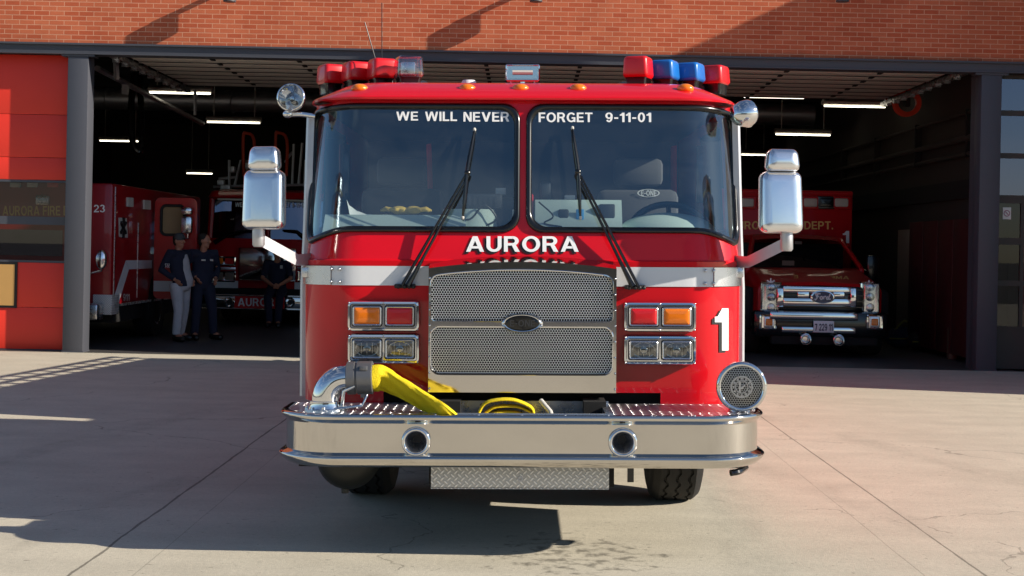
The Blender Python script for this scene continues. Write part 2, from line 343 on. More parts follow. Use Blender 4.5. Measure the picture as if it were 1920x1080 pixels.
def brickmat():
    m, nt, bs = newmat('orange_brick'); tc = node(nt, 'ShaderNodeTexCoord').outputs['Object']; sp = node(nt, 'ShaderNodeSeparateXYZ', {0: tc})
    ax = mth(nt, 'ADD', sp.outputs[0], sp.outputs[1]); uv = node(nt, 'ShaderNodeCombineXYZ', {0: ax, 1: sp.outputs[2]}).outputs[0]
    br = node(nt, 'ShaderNodeTexBrick', {'Vector': uv, 'Scale': 1.0, 'Color1': lin((182, 90, 60)), 'Color2': lin((200, 112, 78)), 'Mortar': lin((210, 156, 126)),
        'Mortar Size': .0052, 'Mortar Smooth': .2, 'Bias': -.1, 'Brick Width': .212, 'Row Height': .0677}, offset=.5)
    no = node(nt, 'ShaderNodeTexNoise', {'Vector': uv, 'Scale': 1.3, 'Detail': 8.0, 'Roughness': .6}).outputs['Fac']
    n2 = node(nt, 'ShaderNodeTexNoise', {'Vector': uv, 'Scale': 90.0, 'Detail': 3.0}).outputs['Fac']
    k = mth(nt, 'MULTIPLY', mth(nt, 'MULTIPLY_ADD', no, .56, .72), mth(nt, 'MULTIPLY_ADD', n2, .4, .8))
    sc = node(nt, 'ShaderNodeVectorMath', {0: br.outputs['Color']}, operation='SCALE'); nt.links.new(k, sc.inputs['Scale'])
    nt.links.new(sc.outputs[0], bs.inputs['Base Color']); bs.inputs['Roughness'].default_value = .85; bs.inputs['Specular IOR Level'].default_value = .2
    hh = mth(nt, 'MULTIPLY_ADD', br.outputs['Fac'], -1.0, 1.0); hh = mth(nt, 'ADD', hh, mth(nt, 'MULTIPLY', n2, .3))
    bp = node(nt, 'ShaderNodeBump', {'Height': hh, 'Strength': .35, 'Distance': .006}); nt.links.new(bp.outputs[0], bs.inputs['Normal']); return m
M['brick'] = brickmat()
def concrete():
    m, nt, bs = newmat('worn_concrete'); tc = node(nt, 'ShaderNodeTexCoord').outputs['Object']; sp = node(nt, 'ShaderNodeSeparateXYZ', {0: tc}); X, Y = sp.outputs[0], sp.outputs[1]
    def nz(s, d=6.0, sc=(1, 1, 1), r=.6):
        mp = node(nt, 'ShaderNodeMapping', {'Vector': tc, 'Scale': sc}); return node(nt, 'ShaderNodeTexNoise', {'Vector': mp.outputs[0], 'Scale': s, 'Detail': d, 'Roughness': r}).outputs['Fac']
    big, mid, fine, streak, grit = nz(.45), nz(2.6), nz(34.0, 4.0), nz(1.1, 7.0, (.35, 2.2, 1)), nz(170.0, 2.0)
    k = mth(nt, 'MULTIPLY', mth(nt, 'MULTIPLY_ADD', big, .30, .85), mth(nt, 'MULTIPLY_ADD', mid, .34, .83))
    k = mth(nt, 'MULTIPLY', k, mth(nt, 'MULTIPLY_ADD', fine, .36, .82)); k = mth(nt, 'MULTIPLY', k, mth(nt, 'MULTIPLY_ADD', streak, .34, .83)); k = mth(nt, 'MULTIPLY', k, mth(nt, 'MULTIPLY_ADD', grit, .9, .55))
    # joints along the drive: two open cracks, two sawn lines
    wob = mth(nt, 'MULTIPLY', mth(nt, 'SUBTRACT', nz(1.6, 5.0), .5), .05); wid = nz(3.0, 4.0)
    line = None
    for c, w, dep in ((-2.15, .007, .6), (-1.85, .0028, .25), (2.07, .003, .28), (2.39, .0055, .55)):
        dd = mth(nt, 'ABSOLUTE', mth(nt, 'SUBTRACT', mth(nt, 'ADD', X, wob if w > .006 else mth(nt, 'MULTIPLY', wob, .3)), c))
        ww = mth(nt, 'MULTIPLY', wid, w * 2.4)
        g = mth(nt, 'MULTIPLY', mth(nt, 'LESS_THAN', dd, ww), dep); line = g if line is None else mth(nt, 'MAXIMUM', line, g)
    # oil drips under the engine's nose
    ex = mth(nt, 'DIVIDE', mth(nt, 'SUBTRACT', X, .30), .55); ey = mth(nt, 'DIVIDE', mth(nt, 'SUBTRACT', Y, 7.75), .65)
    fall = mth(nt, 'SUBTRACT', 1.0, mth(nt, 'ADD', mth(nt, 'MULTIPLY', ex, ex), mth(nt, 'MULTIPLY', ey, ey)))
    dr = node(nt, 'ShaderNodeMapRange', {'Value': mth(nt, 'ADD', nz(11.0, 3.0), mth(nt, 'MULTIPLY', mth(nt, 'MAXIMUM', fall, -.6), .16)), 'From Min': .60, 'From Max': .76, 'To Max': .55}).outputs[0]
    tm = None
    for x0, bend in ((-3.4, .012), (-4.9, .010), (3.5, -.014), (5.1, -.013), (1.0, .004), (-.9, .003)):
        cx_ = mth(nt, 'ADD', x0, mth(nt, 'MULTIPLY', mth(nt, 'MULTIPLY', Y, Y), bend)); dd = mth(nt, 'ABSOLUTE', mth(nt, 'SUBTRACT', X, cx_))
        g = node(nt, 'ShaderNodeMapRange', {'Value': dd, 'From Min': .20, 'From Max': .10}).outputs[0]; tm = g if tm is None else mth(nt, 'MAXIMUM', tm, g)
    tm = mth(nt, 'MULTIPLY', mth(nt, 'MULTIPLY', tm, node(nt, 'ShaderNodeMapRange', {'Value': nz(1.7, 8.0, (1, .5, 1), .75), 'From Min': .42, 'From Max': .72}).outputs[0]), .22)
    vo = node(nt, 'ShaderNodeTexVoronoi', {'Vector': node(nt, 'ShaderNodeVectorMath', {0: tc, 1: node(nt, 'ShaderNodeVectorMath', {0: node(nt, 'ShaderNodeTexNoise', {'Vector': tc, 'Scale': 1.4, 'Detail': 6.0}).outputs['Color'], 1: (.9, .9, 0)}, operation='MULTIPLY').outputs[0]}, operation='ADD').outputs[0], 'Scale': .28}, feature='DISTANCE_TO_EDGE')
    ck = mth(nt, 'MULTIPLY', mth(nt, 'LESS_THAN', vo.outputs['Distance'], .0016), mth(nt, 'MULTIPLY', mth(nt, 'GREATER_THAN', big, .5), .35))
    dk = mth(nt, 'MAXIMUM', mth(nt, 'MAXIMUM', line, dr), mth(nt, 'MAXIMUM', tm, ck))
    spk = mth(nt, 'MULTIPLY', mth(nt, 'GREATER_THAN', nz(23.0, 2.0, (.7, 1.3, 1)), .70), .45)
    dk = mth(nt, 'MAXIMUM', dk, spk)
    k = mth(nt, 'MULTIPLY', k, mth(nt, 'SUBTRACT', 1.0, dk))
    tintm = node(nt, 'ShaderNodeMixRGB', {0: big, 1: (.512, .465, .362, 1), 2: (.497, .456, .368, 1)})
    sc = node(nt, 'ShaderNodeVectorMath', {0: tintm.outputs[0]}, operation='SCALE'); nt.links.new(k, sc.inputs['Scale'])
    nt.links.new(sc.outputs[0], bs.inputs['Base Color']); bs.inputs['Roughness'].default_value = .82; bs.inputs['Specular IOR Level'].default_value = .25
    bp = node(nt, 'ShaderNodeBump', {'Height': mth(nt, 'ADD', mth(nt, 'ADD', fine, mth(nt, 'MULTIPLY', grit, .6)), mth(nt, 'MULTIPLY', line, -2.0)), 'Strength': .35, 'Distance': .006}); nt.links.new(bp.outputs[0], bs.inputs['Normal']); return m
M['concrete'] = concrete()
def reddoor():
    m, nt, bs = newmat('red_door_paint'); tc = node(nt, 'ShaderNodeTexCoord').outputs['Object']; sp = node(nt, 'ShaderNodeSeparateXYZ', {0: tc})
    no = node(nt, 'ShaderNodeTexNoise', {'Vector': tc, 'Scale': 1.5, 'Detail': 5.0}).outputs['Fac']
    sc = node(nt, 'ShaderNodeVectorMath', {0: lin((226, 52, 34))[:3]}, operation='SCALE'); nt.links.new(mth(nt, 'MULTIPLY_ADD', no, .16, .92), sc.inputs['Scale'])
    nt.links.new(sc.outputs[0], bs.inputs['Base Color']); bs.inputs['Roughness'].default_value = .5
    rib = mth(nt, 'FRACT', mth(nt, 'DIVIDE', sp.outputs[2], .045))
    bp = node(nt, 'ShaderNodeBump', {'Height': mth(nt, 'LESS_THAN', rib, .15), 'Strength': .15, 'Distance': .002}); nt.links.new(bp.outputs[0], bs.inputs['Normal']); return m
M['reddoor'] = reddoor()

# ------------------------------------------------------------------ the setting
def struct(name, mb, m): return tag(mb.build(name, m), kind='structure')
gm = MB(); gm.add([(-400, -400, -.012), (400, -400, -.012), (400, 500, -.012), (-400, 500, -.012)], [(0, 1, 2, 3)])
struct('ground', gm, mat('asphalt', (72, 71, 70), .9, vary=.2, vscale=.8))
gm = MB(); gm.add([(-30, -9, 0), (30, -9, 0), (30, 20.86, 0), (-30, 20.86, 0)], [(0, 1, 2, 3)]); struct('apron', gm, M['concrete'])
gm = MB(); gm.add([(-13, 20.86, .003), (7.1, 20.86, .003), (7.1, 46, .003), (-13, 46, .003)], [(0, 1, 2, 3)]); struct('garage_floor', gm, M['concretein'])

# ------------------------------------------------------------------ fire station
YF = 20.85
st = thing('fire_station', 'orange brick fire station with wide open vehicle bay and dark steel columns', 'building', (0, YF, 0))
b = MB()
b.box(-13.2, 8.98, 20.90, 21.22, 4.415, 9.0)
b.build('brick_wall', M['brick'], st)
b = MB(); b.box(9.0, 17, 18.6, 26, 0, 7.8); b.box(9.0, 17, 16.62, 18.598, 0, 5.4); b.box(9.0, 10.4, 17.75, 18.15, 5.402, 9.9); b.box(9.0, 10.4, 18.152, 18.55, 5.402, 9.1)  # unseen wing; the two upper blocks are added to shade the truck inside
b.build('wing_and_shade_blocks', mat('neutral_bounce_grey', (140, 134, 128), .85, vary=.1), st)  # plain grey chosen to keep red bounce light off the apron
b = MB(); b.box(-13.2, 8.98, 20.84, 21.2, 4.27, 4.405); b.box(-13.2, 8.98, 20.80, 20.838, 4.385, 4.412); b.box(-13.2, 8.98, 20.82, 20.838, 4.255, 4.275)
b.build('header_beam', M['steel'], st)
for x0, x1, dep in ((-6.54, -6.25, .34), (6.50, 6.79, .55)):
    b = MB(); b.box(x0, x1, YF, YF + .30, 0, 4.25, .006); b.box(x0 + .02, x1 + (.0 if x0 < 0 else -.02) - .01, YF + .302, YF + dep, 0, 4.25)
    b.box(x0 - .09, x1 + .09, YF - .012, YF + .2, 4.225, 4.252); b.box(x0 - .008, x1 + .008, YF - .008, YF + .308, 0, .02)
    b.build('column', M['steel'], st)
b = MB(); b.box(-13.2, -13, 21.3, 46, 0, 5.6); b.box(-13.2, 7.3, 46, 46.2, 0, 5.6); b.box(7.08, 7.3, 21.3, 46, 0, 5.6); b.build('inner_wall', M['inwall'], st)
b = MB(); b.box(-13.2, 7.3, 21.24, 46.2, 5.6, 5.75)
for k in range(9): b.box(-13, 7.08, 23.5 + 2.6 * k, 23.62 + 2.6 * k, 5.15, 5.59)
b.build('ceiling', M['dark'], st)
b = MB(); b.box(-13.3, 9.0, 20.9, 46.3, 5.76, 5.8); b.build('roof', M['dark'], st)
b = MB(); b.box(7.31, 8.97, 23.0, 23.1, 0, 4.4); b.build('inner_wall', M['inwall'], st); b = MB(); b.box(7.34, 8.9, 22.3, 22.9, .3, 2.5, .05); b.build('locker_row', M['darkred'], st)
b = MB(); b.box(7.0, 7.078, 22.2, 44, 2.55, 2.85); b.build('wall_rail', M['dark'], st)
b = MB(); b.box(7.03, 7.078, 25.6, 27.4, .02, 2.1); b.box(6.99, 7.03, 25.7, 25.76, 1.0, 1.06); b.build('inner_door', mat('pale_door_paint', (150, 138, 122), .6, vary=.1), st)
b = MB()
for k in range(4): b.box(6.72, 7.07, 22.0 + k * .86, 22.84 + k * .86, .1, 2.2, .01)
b.build('locker_row', mat('locker_red', (62, 9, 12), .6, vary=.15), st)
# raised sectional door under the ceiling
dr = MB()
for k in range(8):
    y0 = 21.36 + k * .55; dr.box(-5.95, 6.3, y0, y0 + .50, 4.36, 4.41, .008)
raised = dr.build('raised_door', M['doorwhite'], st)
b = MB()
for k in range(8):
    y0 = 21.36 + k * .55
    b.box(-5.95, 6.3, y0 + .51, y0 + .54, 4.354, 4.40)
    for x in (-4.7, -3.4, -2.0, -.6, .8, 2.3, 3.9, 5.3): b.box(x - .03, x + .03, y0 + .44, y0 + .61, 4.335, 4.352)
b.build('hinge_strip', M['dark'], raised)
for x in (-6.05, 6.4):
    b = MB(); b.box(x - .04, x + .04, 21.3, 26.2, 4.28, 4.36); b.box(x - .03, x + .03, 23.2, 23.26, 4.36, 5.2); b.box(x - .03, x + .03, 25.9, 25.96, 4.36, 5.2)
    for k in range(9): b.box(x - .07, x + .02, 21.6 + k * .5, 21.68 + k * .5, 4.24, 4.29)
    b.build('door_track', M['alu'], raised)
b = MB(); b.box(-.35, .35, 25.4, 26.0, 4.5, 4.8, .03); b.box(-.05, .05, 21.4, 25.4, 4.46, 4.52); b.build('opener', M['dark'], raised)
# sloping track of the left bay
b = MB(); b.tube([W(182, 128, 23.4), W(380, 232, 30)], .05, 6); b.tube([W(217, 108, 23.0), W(219, 150, 23.0)], .05, 6); b.tube([W(366, 170, 27.2), W(366, 216, 27.2)], .03, 6)
b.box(W(237, 168, 24.6).x - .05, W(237, 168, 24.6).x + .05, 24.5, 24.55, W(237, 178, 24.6).z, W(237, 160, 24.6).z); b.build('track_brace', M['cast'], raised)
# closed red door at the left
gd = MB(); YD = 21.065
zs = [W(60, y, YD).z for y in (655, 492, 337)]
for z0, z1 in ((.02, .62), (.625, zs[1] - .003), (zs[2], 2.78), (2.785, 3.4), (3.405, 4.26)): gd.box(-9.6, -6.5, YD, YD + .05, z0, z1, .004)
closed = gd.build('closed_door', M['reddoor'], st)
b = MB(); zm0, zm1 = W(60, 421, YD).z, W(60, 406, YD).z
b.box(-9.6, -6.5, YD + .002, YD + .048, zm0, zm1); b.box(-9.6, -6.5, YD - .006, YD + .048, zs[2] - .035, zs[2] - .004); b.box(-9.6, -6.5, YD - .006, YD + .048, zs[1], zs[1] + .03)
b.box(-9.6, -6.5, YD - .004, YD + .05, 0, .018)
b.build('window_frame', M['steel'], closed)
for z0, z1 in ((zs[1] + .032, zm0), (zm1, zs[2] - .037)):
    b = MB(); b.add([(-9.6, YD + .025, z0), (-6.5, YD + .025, z0), (-6.5, YD + .025, z1), (-9.6, YD + .025, z1)], [(0, 1, 2, 3)]); b.build('pane', M['doorglass'], closed)
p0, p1 = W(-60, 571, YD), W(29, 496, YD)
b = MB(); b.box(p0.x - .3, p1.x + .035, YD - .018, YD - .002, p0.z - .035, p1.z + .035); pb = b.build('door_sign', M['ink'], closed)
b = MB(); b.box(p0.x - .3, p1.x, YD - .026, YD - .019, p0.z, p1.z); b.build('door_sign', mat('tan_board', (196, 152, 88), .6, vary=.05), closed)
# glazed door at the right
b = MB(); X0 = 6.79
rows = [W(1890, y, YD).z for y in (692, 612, 536, 526, 459, 446, 381, 366, 297, 287, 217, 207, 148, 120)]
b.box(X0, 8.95, YD, YD + .05, 0.02, rows[1]); b.box(X0, 8.95, YD - .015, YD - .002, rows[1] - .03, rows[1] - .005)
for i in (2, 4, 8, 10): b.box(X0, 8.95, YD, YD + .05, rows[i], rows[i + 1])
b.box(X0, 8.95, YD - .012, YD + .05, rows[6], rows[7]); b.box(X0, 8.95, YD, YD + .05, rows[12], 4.26); b.box(X0, X0 + .06, YD - .004, YD + .054, .02, 4.25)
b.box(X0 + .38, X0 + .43, YD - .003, YD + .053, rows[1], rows[6])
gl = b.build('glazed_door', mat('bronze_frame', (62, 56, 52), .5, vary=.08), st)
for i, m in ((1, 'doorglass'), (3, 'doorglass'), (5, 'doorglass'), (7, 'mirrorglass'), (9, 'mirrorglass'), (11, 'mirrorglass')):
    b = MB(); b.add([(X0 + .05, YD + .02, rows[i]), (8.95, YD + .02, rows[i]), (8.95, YD + .02, rows[i + 1]), (X0 + .05, YD + .02, rows[i + 1])], [(0, 1, 2, 3)]); b.build('pane', M[m], gl)
q0, q1 = W(1880, 411, YD), W(1896, 389, YD)
b = MB(); b.box(q0.x, q1.x, YD + .008, YD + .014, q0.z, q1.z); sg = b.build('notice', M['paper'], gl)
b = MB(); cx, cz = (q0.x + q1.x) / 2, (q0.z + q1.z) / 2
b.lathe((cx, YD + .006, cz), (0, -1, 0), [(.035, 0), (.047, 0)], 20); b.box(cx - .03, cx + .03, YD + .0055, YD + .0065, cz - .006, cz + .006, rot=Matrix.Rotation(R(45), 3, 'Y')); b.build('notice_print', mat('mauve_print', (150, 90, 120), .7), gl)

# wall lamps over the bay
def wall_lamp(px, lab):
    p = W(px, 3, 20.6); x = p.x; t = thing('wall_lamp', lab, 'wall lamp', (x, 20.9, p.z + .3), 'lamps on arms along the brick wall')
    b = MB(); b.tube([(x, 20.62, p.z), (x, 20.62, p.z + .25)], [.09, .09], 20); b.build('lamp_shade', M['steel'], t)
    b = MB(); b.tube([(x, 20.62, p.z + .27), (x, 20.88, p.z + .27)], .035, 10); b.box(x - .09, x + .09, 20.87, 20.9, p.z + .16, p.z + .40); b.build('bracket', M['steel'], t)
for px, lab in ((430, 'dark cylinder wall lamp casting the left shadow on the brick'), (1005, 'dark cylinder wall lamp above the middle of the bay'), (1580, 'dark cylinder wall lamp on the shaded brick at right')): wall_lamp(px, lab)
# fluorescent fittings inside
def light(x0, x1, y, D, lab, lit=True):
    a, c = W(x0, y, D), W(x1, y, D); t = thing('ceiling_light', lab, 'strip light', (a + c) / 2 + Vector((0, 0, .2)), 'strip lights in the garage')
    b = MB(); h = .13
    b.loft([[Vector((x, D - .13, a.z + h * .6)), Vector((x, D - .05, a.z + h)), Vector((x, D + .05, a.z + h)), Vector((x, D + .13, a.z + h * .6)), Vector((x, D + .12, a.z + .03)), Vector((x, D - .12, a.z + .03))] for x in (a.x, c.x)], True, True, True)
    for x in (a.x + .15, c.x - .15): b.tube([(x, D, a.z + h), (x, D, 5.58)], .012, 6)
    b.build('fitting', M['bgwhite'], t)
    b = MB(); b.tube([(a.x + .02, D - .06, a.z), (c.x - .02, D - .06, a.z)], .017, 8); b.build('tube', M['tube'] if lit else M['bgwhite'], t)
light(280, 398, 174, 27.6, 'lit strip light nearest the left bay column')
light(388, 490, 229, 31.8, 'lit strip light above the ladder rack of the engine inside')
light(187, 264, 264, 41, 'small lit strip light beside the left column')
light(350, 400, 325, 44, 'faint lit strip light left of the chrome mirror, deep inside')
light(1392, 1508, 182, 27.6, 'unlit strip light beside the roof beacons under the raised door')
light(1542, 1660, 199, 27.6, 'lit strip light beside the raised door edge at right')
light(1452, 1557, 252, 31.8, 'lit strip light above the right chrome mirror')
light(1388, 1442, 290, 40, 'thin lit strip light next to the engine cab corner')
# pipes, a duct and hanging hoses under the ceiling of the bays
du = thing('ceiling_duct', 'grey round duct under the dark ceiling of the left bay', 'duct', (-3.5, 33, 4.9)); q = MB(); q.tube([(-12.9, 35, 5.0), (-4, 35, 5.0), (6.9, 35, 4.95)], .26, 16)
for x in (-10, -7, -4, -1, 2, 5): q.lathe((x, 35, 4.99), (1, 0, 0), [(.27, -.03), (.285, 0), (.27, .03)], 16)
q.build('duct', M['cast'], du)
pp_ = thing('pipe_run', 'thin pipes running along the right inner wall of the bay', 'pipe', (7.0, 30, 3.4))
for z, r_ in ((3.25, .035), (3.5, .05), (3.9, .03)): q = MB(); q.tube([(6.98, 21.6, z), (6.98, 45, z)], r_, 8); q.build('pipe', M['inwall'], pp_)
for y in (23, 26, 29, 32): q = MB(); q.box(6.94, 7.06, y, y + .05, 3.2, 3.95); q.build('pipe_clamp', M['dark'], pp_)
for px, py, D_, lb in ((256, 215, 27.0, 'black exhaust hose looped beside the left door track'),):
    p = W(px, py, D_); p.x = min(p.x, 6.95); t = thing('hanging_hose', lb, 'hose', p); q = MB(); q.tube(cat([p + Vector((-.02, 0, 1.0)), p + Vector((-.10, 0, .2)), p + Vector((-.06, 0, -.5)), p + Vector((.08, .05, -.65)), p + Vector((.06, .1, .1)), p + Vector((.0, .1, 1.0))]), .06, 10); q.build('hose', M['gloss'], t)
    q = MB(); q.box(p.x - .08, p.x + .08, p.y - .03, p.y + .14, p.z + .95, p.z + 1.05, .01); q.build('hook', M['cast'], t)
# house across the street, seen in reflections only
hs = thing('street_house', 'low brown house with a dark pitched roof across the street', 'house', (4, -42, 0))
b = MB(); b.box(-14, 22, -48, -38, 0, 3.4); b.build('wall', mat('house_wall', (150, 130, 108), .8, vary=.1), hs)
b = MB(); b.prism([(-15, -49, 3.4), (-15, -37, 3.4), (-15, -43, 6.6)], (38, 0, 0)); b.build('roof', mat('house_roof', (60, 52, 48), .8, vary=.1), hs)

# ------------------------------------------------------------------ the fire engine in front
eng = on_engine('fire_engine', 'big red fire engine with chrome bumper, mesh grille and roof beacons on the sunny apron', 'fire engine', (0, 9.57, 0))
CT = [(.70, 1.235, 8.02, .33), (1.40, 1.235, 8.0, .33), (1.548, 1.235, 8.0, .33), (1.556, 1.23, 8.014, .33), (1.70, 1.222, 8.06, .33), (2.46, 1.20, 8.187, .33)]
def cabp(z):
    if z <= CT[0][0]: return CT[0][1:]
    for a, c in zip(CT, CT[1:]):
        if z <= c[0]:
            k = (z - a[0]) / (c[0] - a[0]); return tuple(a[i] + (c[i] - a[i]) * k for i in (1, 2, 3))
    return CT[-1][1:]
def surf(t, z, off=0.0):
    w, y0, r = cabp(z); s = 1 if t >= 0 else -1; a = abs(t); f = w - r
    if a <= f: x, y, nx, ny = a, y0, 0, -1
    elif a <= f + r * math.pi / 2: h = (a - f) / r; x, y, nx, ny = f + r * math.sin(h), y0 + r * (1 - math.cos(h)), math.sin(h), -math.cos(h)
    else: x, y, nx, ny = w, y0 + r + a - f - r * math.pi / 2, 1, 0
    return Vector((s * (x + nx * off), y + ny * off, z))
def tz(px, py):
    y = 8.05
    for _ in range(6):
        p = T(px, py, y); w, y0, r = cabp(p.z); a = min(abs(p.x), w - 1e-3); f = w - r
        if a <= f: t = a; y = y0
        else: h = math.asin((a - f) / r); t = f + r * h; y = y0 + r * (1 - math.cos(h))
    return math.copysign(t, p.x), p.z
def C(px, py, off=.004): t, z = tz(px, py); return surf(t, z, off)
YB = 11.8
def tsamp(t0, t1):
    f, e = .88, .88 + .33 * math.pi / 2
    xs = [t0] + [t for t in [k * .11 for k in range(-8, 9)] + [s * (f + (e - f) * k / 12) for s in (-1, 1) for k in range(13)] if t0 < t < t1] + [t1]
    return sorted(set(round(x, 5) for x in xs))
def sheet(mb, t0, t1, zs, off=0.0):
    ts = tsamp(t0, t1); return mb.loft([[surf(t, z, off) for t in ts] for z in zs], False)
TEND = .90 + .33 * math.pi / 2 + (YB - 8.35)
# lower shell
b = MB(); sheet(b, -TEND, TEND, [.828, .9, 1.0, 1.2, 1.40, 1.50, 1.548, 1.552, 1.556, 1.60, 1.655])
for s in (-1, 1):
    t0, t1 = sorted((s * .76, s * TEND)); sheet(b, t0, t1, [.762, .80, .8278])
b.loft([[surf(t, .762), surf(t, .762) + Vector((0, .25, 0))] for t in (-1.2, -.76)], False); b.loft([[surf(t, .762), surf(t, .762) + Vector((0, .25, 0))] for t in (.76, 1.2)], False)
b.loft([[surf(t, .828), surf(t, .828) + Vector((0, .3, .0))] for t in (-.76, 0, .76)], False)
b.build('cab_body', M['red'], eng)
# window band with two openings, seals and glass
def wz(t, z):
    k = max(0, min(1, (abs(t) - .95) / .38)); k = k * k * (3 - 2 * k)
    return z - .075 * k * max(0, min(1, 1 - (z - 1.705) / .7)) - .022 * k * max(0, min(1, (z - 1.705) / .7))
HT0, HT1, HZ0, HZ1, HR = .02, .872 + .33 * 1.38, 1.708, 2.424, .095
def band(u, v): return surf(u, v if v < 1.66 or v > 2.45 else wz(u, v))
b = MB(); TB = .872 + .33 * math.pi / 2
for s in (-1, 1):
    hole = [(s * x, z) for x, z in rr(HT0, HZ0, HT1, HZ1, HR, 10)]
    dense = []
    for i in range(len(hole)):
        p, q = hole[i], hole[(i + 1) % len(hole)]; n = max(1, int(math.dist(p, q) / .05)); dense += [(p[0] + (q[0] - p[0]) * k / n, p[1] + (q[1] - p[1]) * k / n) for k in range(n)]
    outer = [(0, 1.655), (s * .45, 1.655), (s * .9, 1.655), (s * TB, 1.655), (s * TB, 2.455), (s * .9, 2.455), (s * .45, 2.455), (0, 2.455)]
    annulus(b, dense, outer, lambda u, v: surf(u, wz(u, v) if 1.66 < v < 2.45 else v), 2)
    for ta, tb2, za, zb in ((TB, TB + .42, 1.655, 2.455), (TB + .42, TB + 1.35, 1.655, 1.74), (TB + .42, TB + 1.35, 2.36, 2.455), (TB + 1.35, TEND, 1.655, 2.455)):
        p, q = sorted((s * ta, s * tb2)); b.loft([[surf(p, z), surf(q, z)] for z in (za, zb)], False)
b.build('window_band', M['red'], eng)
seal_m = mat('window_seal', (14, 14, 15), .22, coat=.2)
for s in (-1, 1):
    def loop(ins, off):
        pts = rr(HT0 + ins, HZ0 + ins, HT1 - ins, HZ1 - ins, max(HR - ins, .02), 10); out = []
        for i in range(len(pts)):
            p, q = pts[i], pts[(i + 1) % len(pts)]; n = max(1, int(math.dist(p, q) / .05 + .001)) if i % 11 == 10 else 1
            out += [(p[0] + (q[0] - p[0]) * k / n, p[1] + (q[1] - p[1]) * k / n) for k in range(n)]
        return out
    base = loop(0, 0)
    cu = (HT0 + HT1) / 2; cv = (HZ0 + HZ1) / 2
    def ins_pts(ins):
        sx, sz = (HT1 - HT0 - 2 * ins) / (HT1 - HT0), (HZ1 - HZ0 - 2 * ins) / (HZ1 - HZ0)
        return [(s * (cu + (u - cu) * sx), cv + (v - cv) * sz) for u, v in base]
    rings = []
    for ins, off in ((-.004, -.004), (-.004, .008), (.001, .017), (.009, .021), (.018, .019), (.026, .012), (.030, .002), (.030, -.012)):
        rings.append([surf(u, wz(u, v), off) for u, v in ins_pts(ins)])
    g = MB(); core = ins_pts(.026); K = 14
    g.loft([[surf(s * cu + (u - s * cu) * k / K, wz(s * cu + (u - s * cu) * k / K, cv + (v - cv) * k / K), -.004) for u, v in core] for k in range(1, K + 1)], True, True, False)
    gl = g.build('windscreen', M['glass'], eng, sharp=60)
    q = MB(); q.loft(rings); q.build('window_seal', seal_m, eng, sharp=80)
    # side door glass
    p, r_ = sorted((s * (TB + .42), s * (TB + 1.35))); g = MB(); g.loft([[surf(p, z, -.01), surf(r_, z, -.01)] for z in (1.735, 2.365)], False); g.build('door_window', M['glass'], eng)
# roof with brow
def ring(z, w, y0, r, yb=YB):
    pts = [Vector((-w, yb, z))]
    for k in range(13): a = math.pi / 2 * (1 - k / 12); pts.append(Vector((-(w - r) - r * math.sin(a), y0 + r * (1 - math.cos(a)), z)))
    for k in range(13): a = math.pi / 2 * k / 12; pts.append(Vector(((w - r) + r * math.sin(a), y0 + r * (1 - math.cos(a)), z)))
    return pts + [Vector((w, yb, z))]
b = MB()
b.loft([ring(2.448, 1.13, 8.24, .3), ring(2.440, 1.205, 8.155, .34), ring(2.446, 1.222, 8.138, .35), ring(2.456, 1.222, 8.136, .35), ring(2.466, 1.213, 8.144, .35),
        ring(2.556, 1.075, 8.39, .30), ring(2.572, 1.045, 8.44, .28), ring(2.58, 1.0, 8.52, .26), ring(2.60, .5, 8.9, .2)], False, False, True)
b.add([(-1.0, YB, 2.5), (1.0, YB, 2.5), (1.0, YB, 2.5)], [])
b.build('roof', M['red'], eng, sharp=30)
b = MB(); b.box(-1.2, 1.2, YB - .02, YB, .8, 2.455); b.box(-1.17, 1.17, 11.0, 11.06, .9, 2.42); b.box(-1.17, 1.17, 8.5, 11.7, .95, 1.0)
b.add([(-1.18, 8.25, 2.432), (1.18, 8.25, 2.432), (1.18, 11.7, 2.432), (-1.18, 11.7, 2.432)], [(0, 1, 2, 3)])
for s in (-1, 1): b.box(s * 1.14, s * 1.19, 8.78, 11.7, 1.0, 1.70)
b.build('cab_lining', M['cabin'], eng)
# dashboard and things of the cab
b = MB(); b.prism([(-1.12, 8.16, 1.66), (-1.12, 8.16, 1.70), (-1.12, 8.285, 1.805), (-1.12, 8.9, 1.80), (-1.12, 8.9, 1.66)], (.80, 0, 0)); b.prism([(.07, 8.20, 1.66), (.07, 8.20, 1.72), (.07, 8.30, 1.895), (.07, 8.7, 1.90), (.07, 8.7, 1.66)], (.49, 0, 0))
b.box(-.32, .07, 8.2, 8.8, 1.6, 1.73, .01); b.box(.56, 1.1, 8.30, 8.7, 1.62, 1.72, .02)
b.tube([(-.31, 8.42, 1.70), (-.31, 8.42, 1.84)], [.17, .15], 24); dash = b.build('dashboard', M['dash'], eng)
b = MB(); b.box(-.33, -.12, 8.36, 8.5, 1.845, 1.93, .012); b.box(.43, .52, 8.24, 8.30, 1.76, 1.87, .008); b.box(.20, .26, 8.24, 8.29, 1.74, 1.84, .01); b.box(.10, .16, 8.4, 8.5, 1.9, 2.0, .01)
for k in range(6): b.box(-.31 + k * .03, -.295 + k * .03, 8.352, 8.37, 1.86, 1.915)
b.build('radio', mat('dark_radio', (36, 40, 46), .5), dash)
b = MB(); b.box(-.02, .06, 8.34, 8.44, 1.73, 1.93, .01); b.ell((.02, 8.40, 1.97), (.03, .03, .05), 10, 8); b.build('warning_light', M['redlens'], dash)
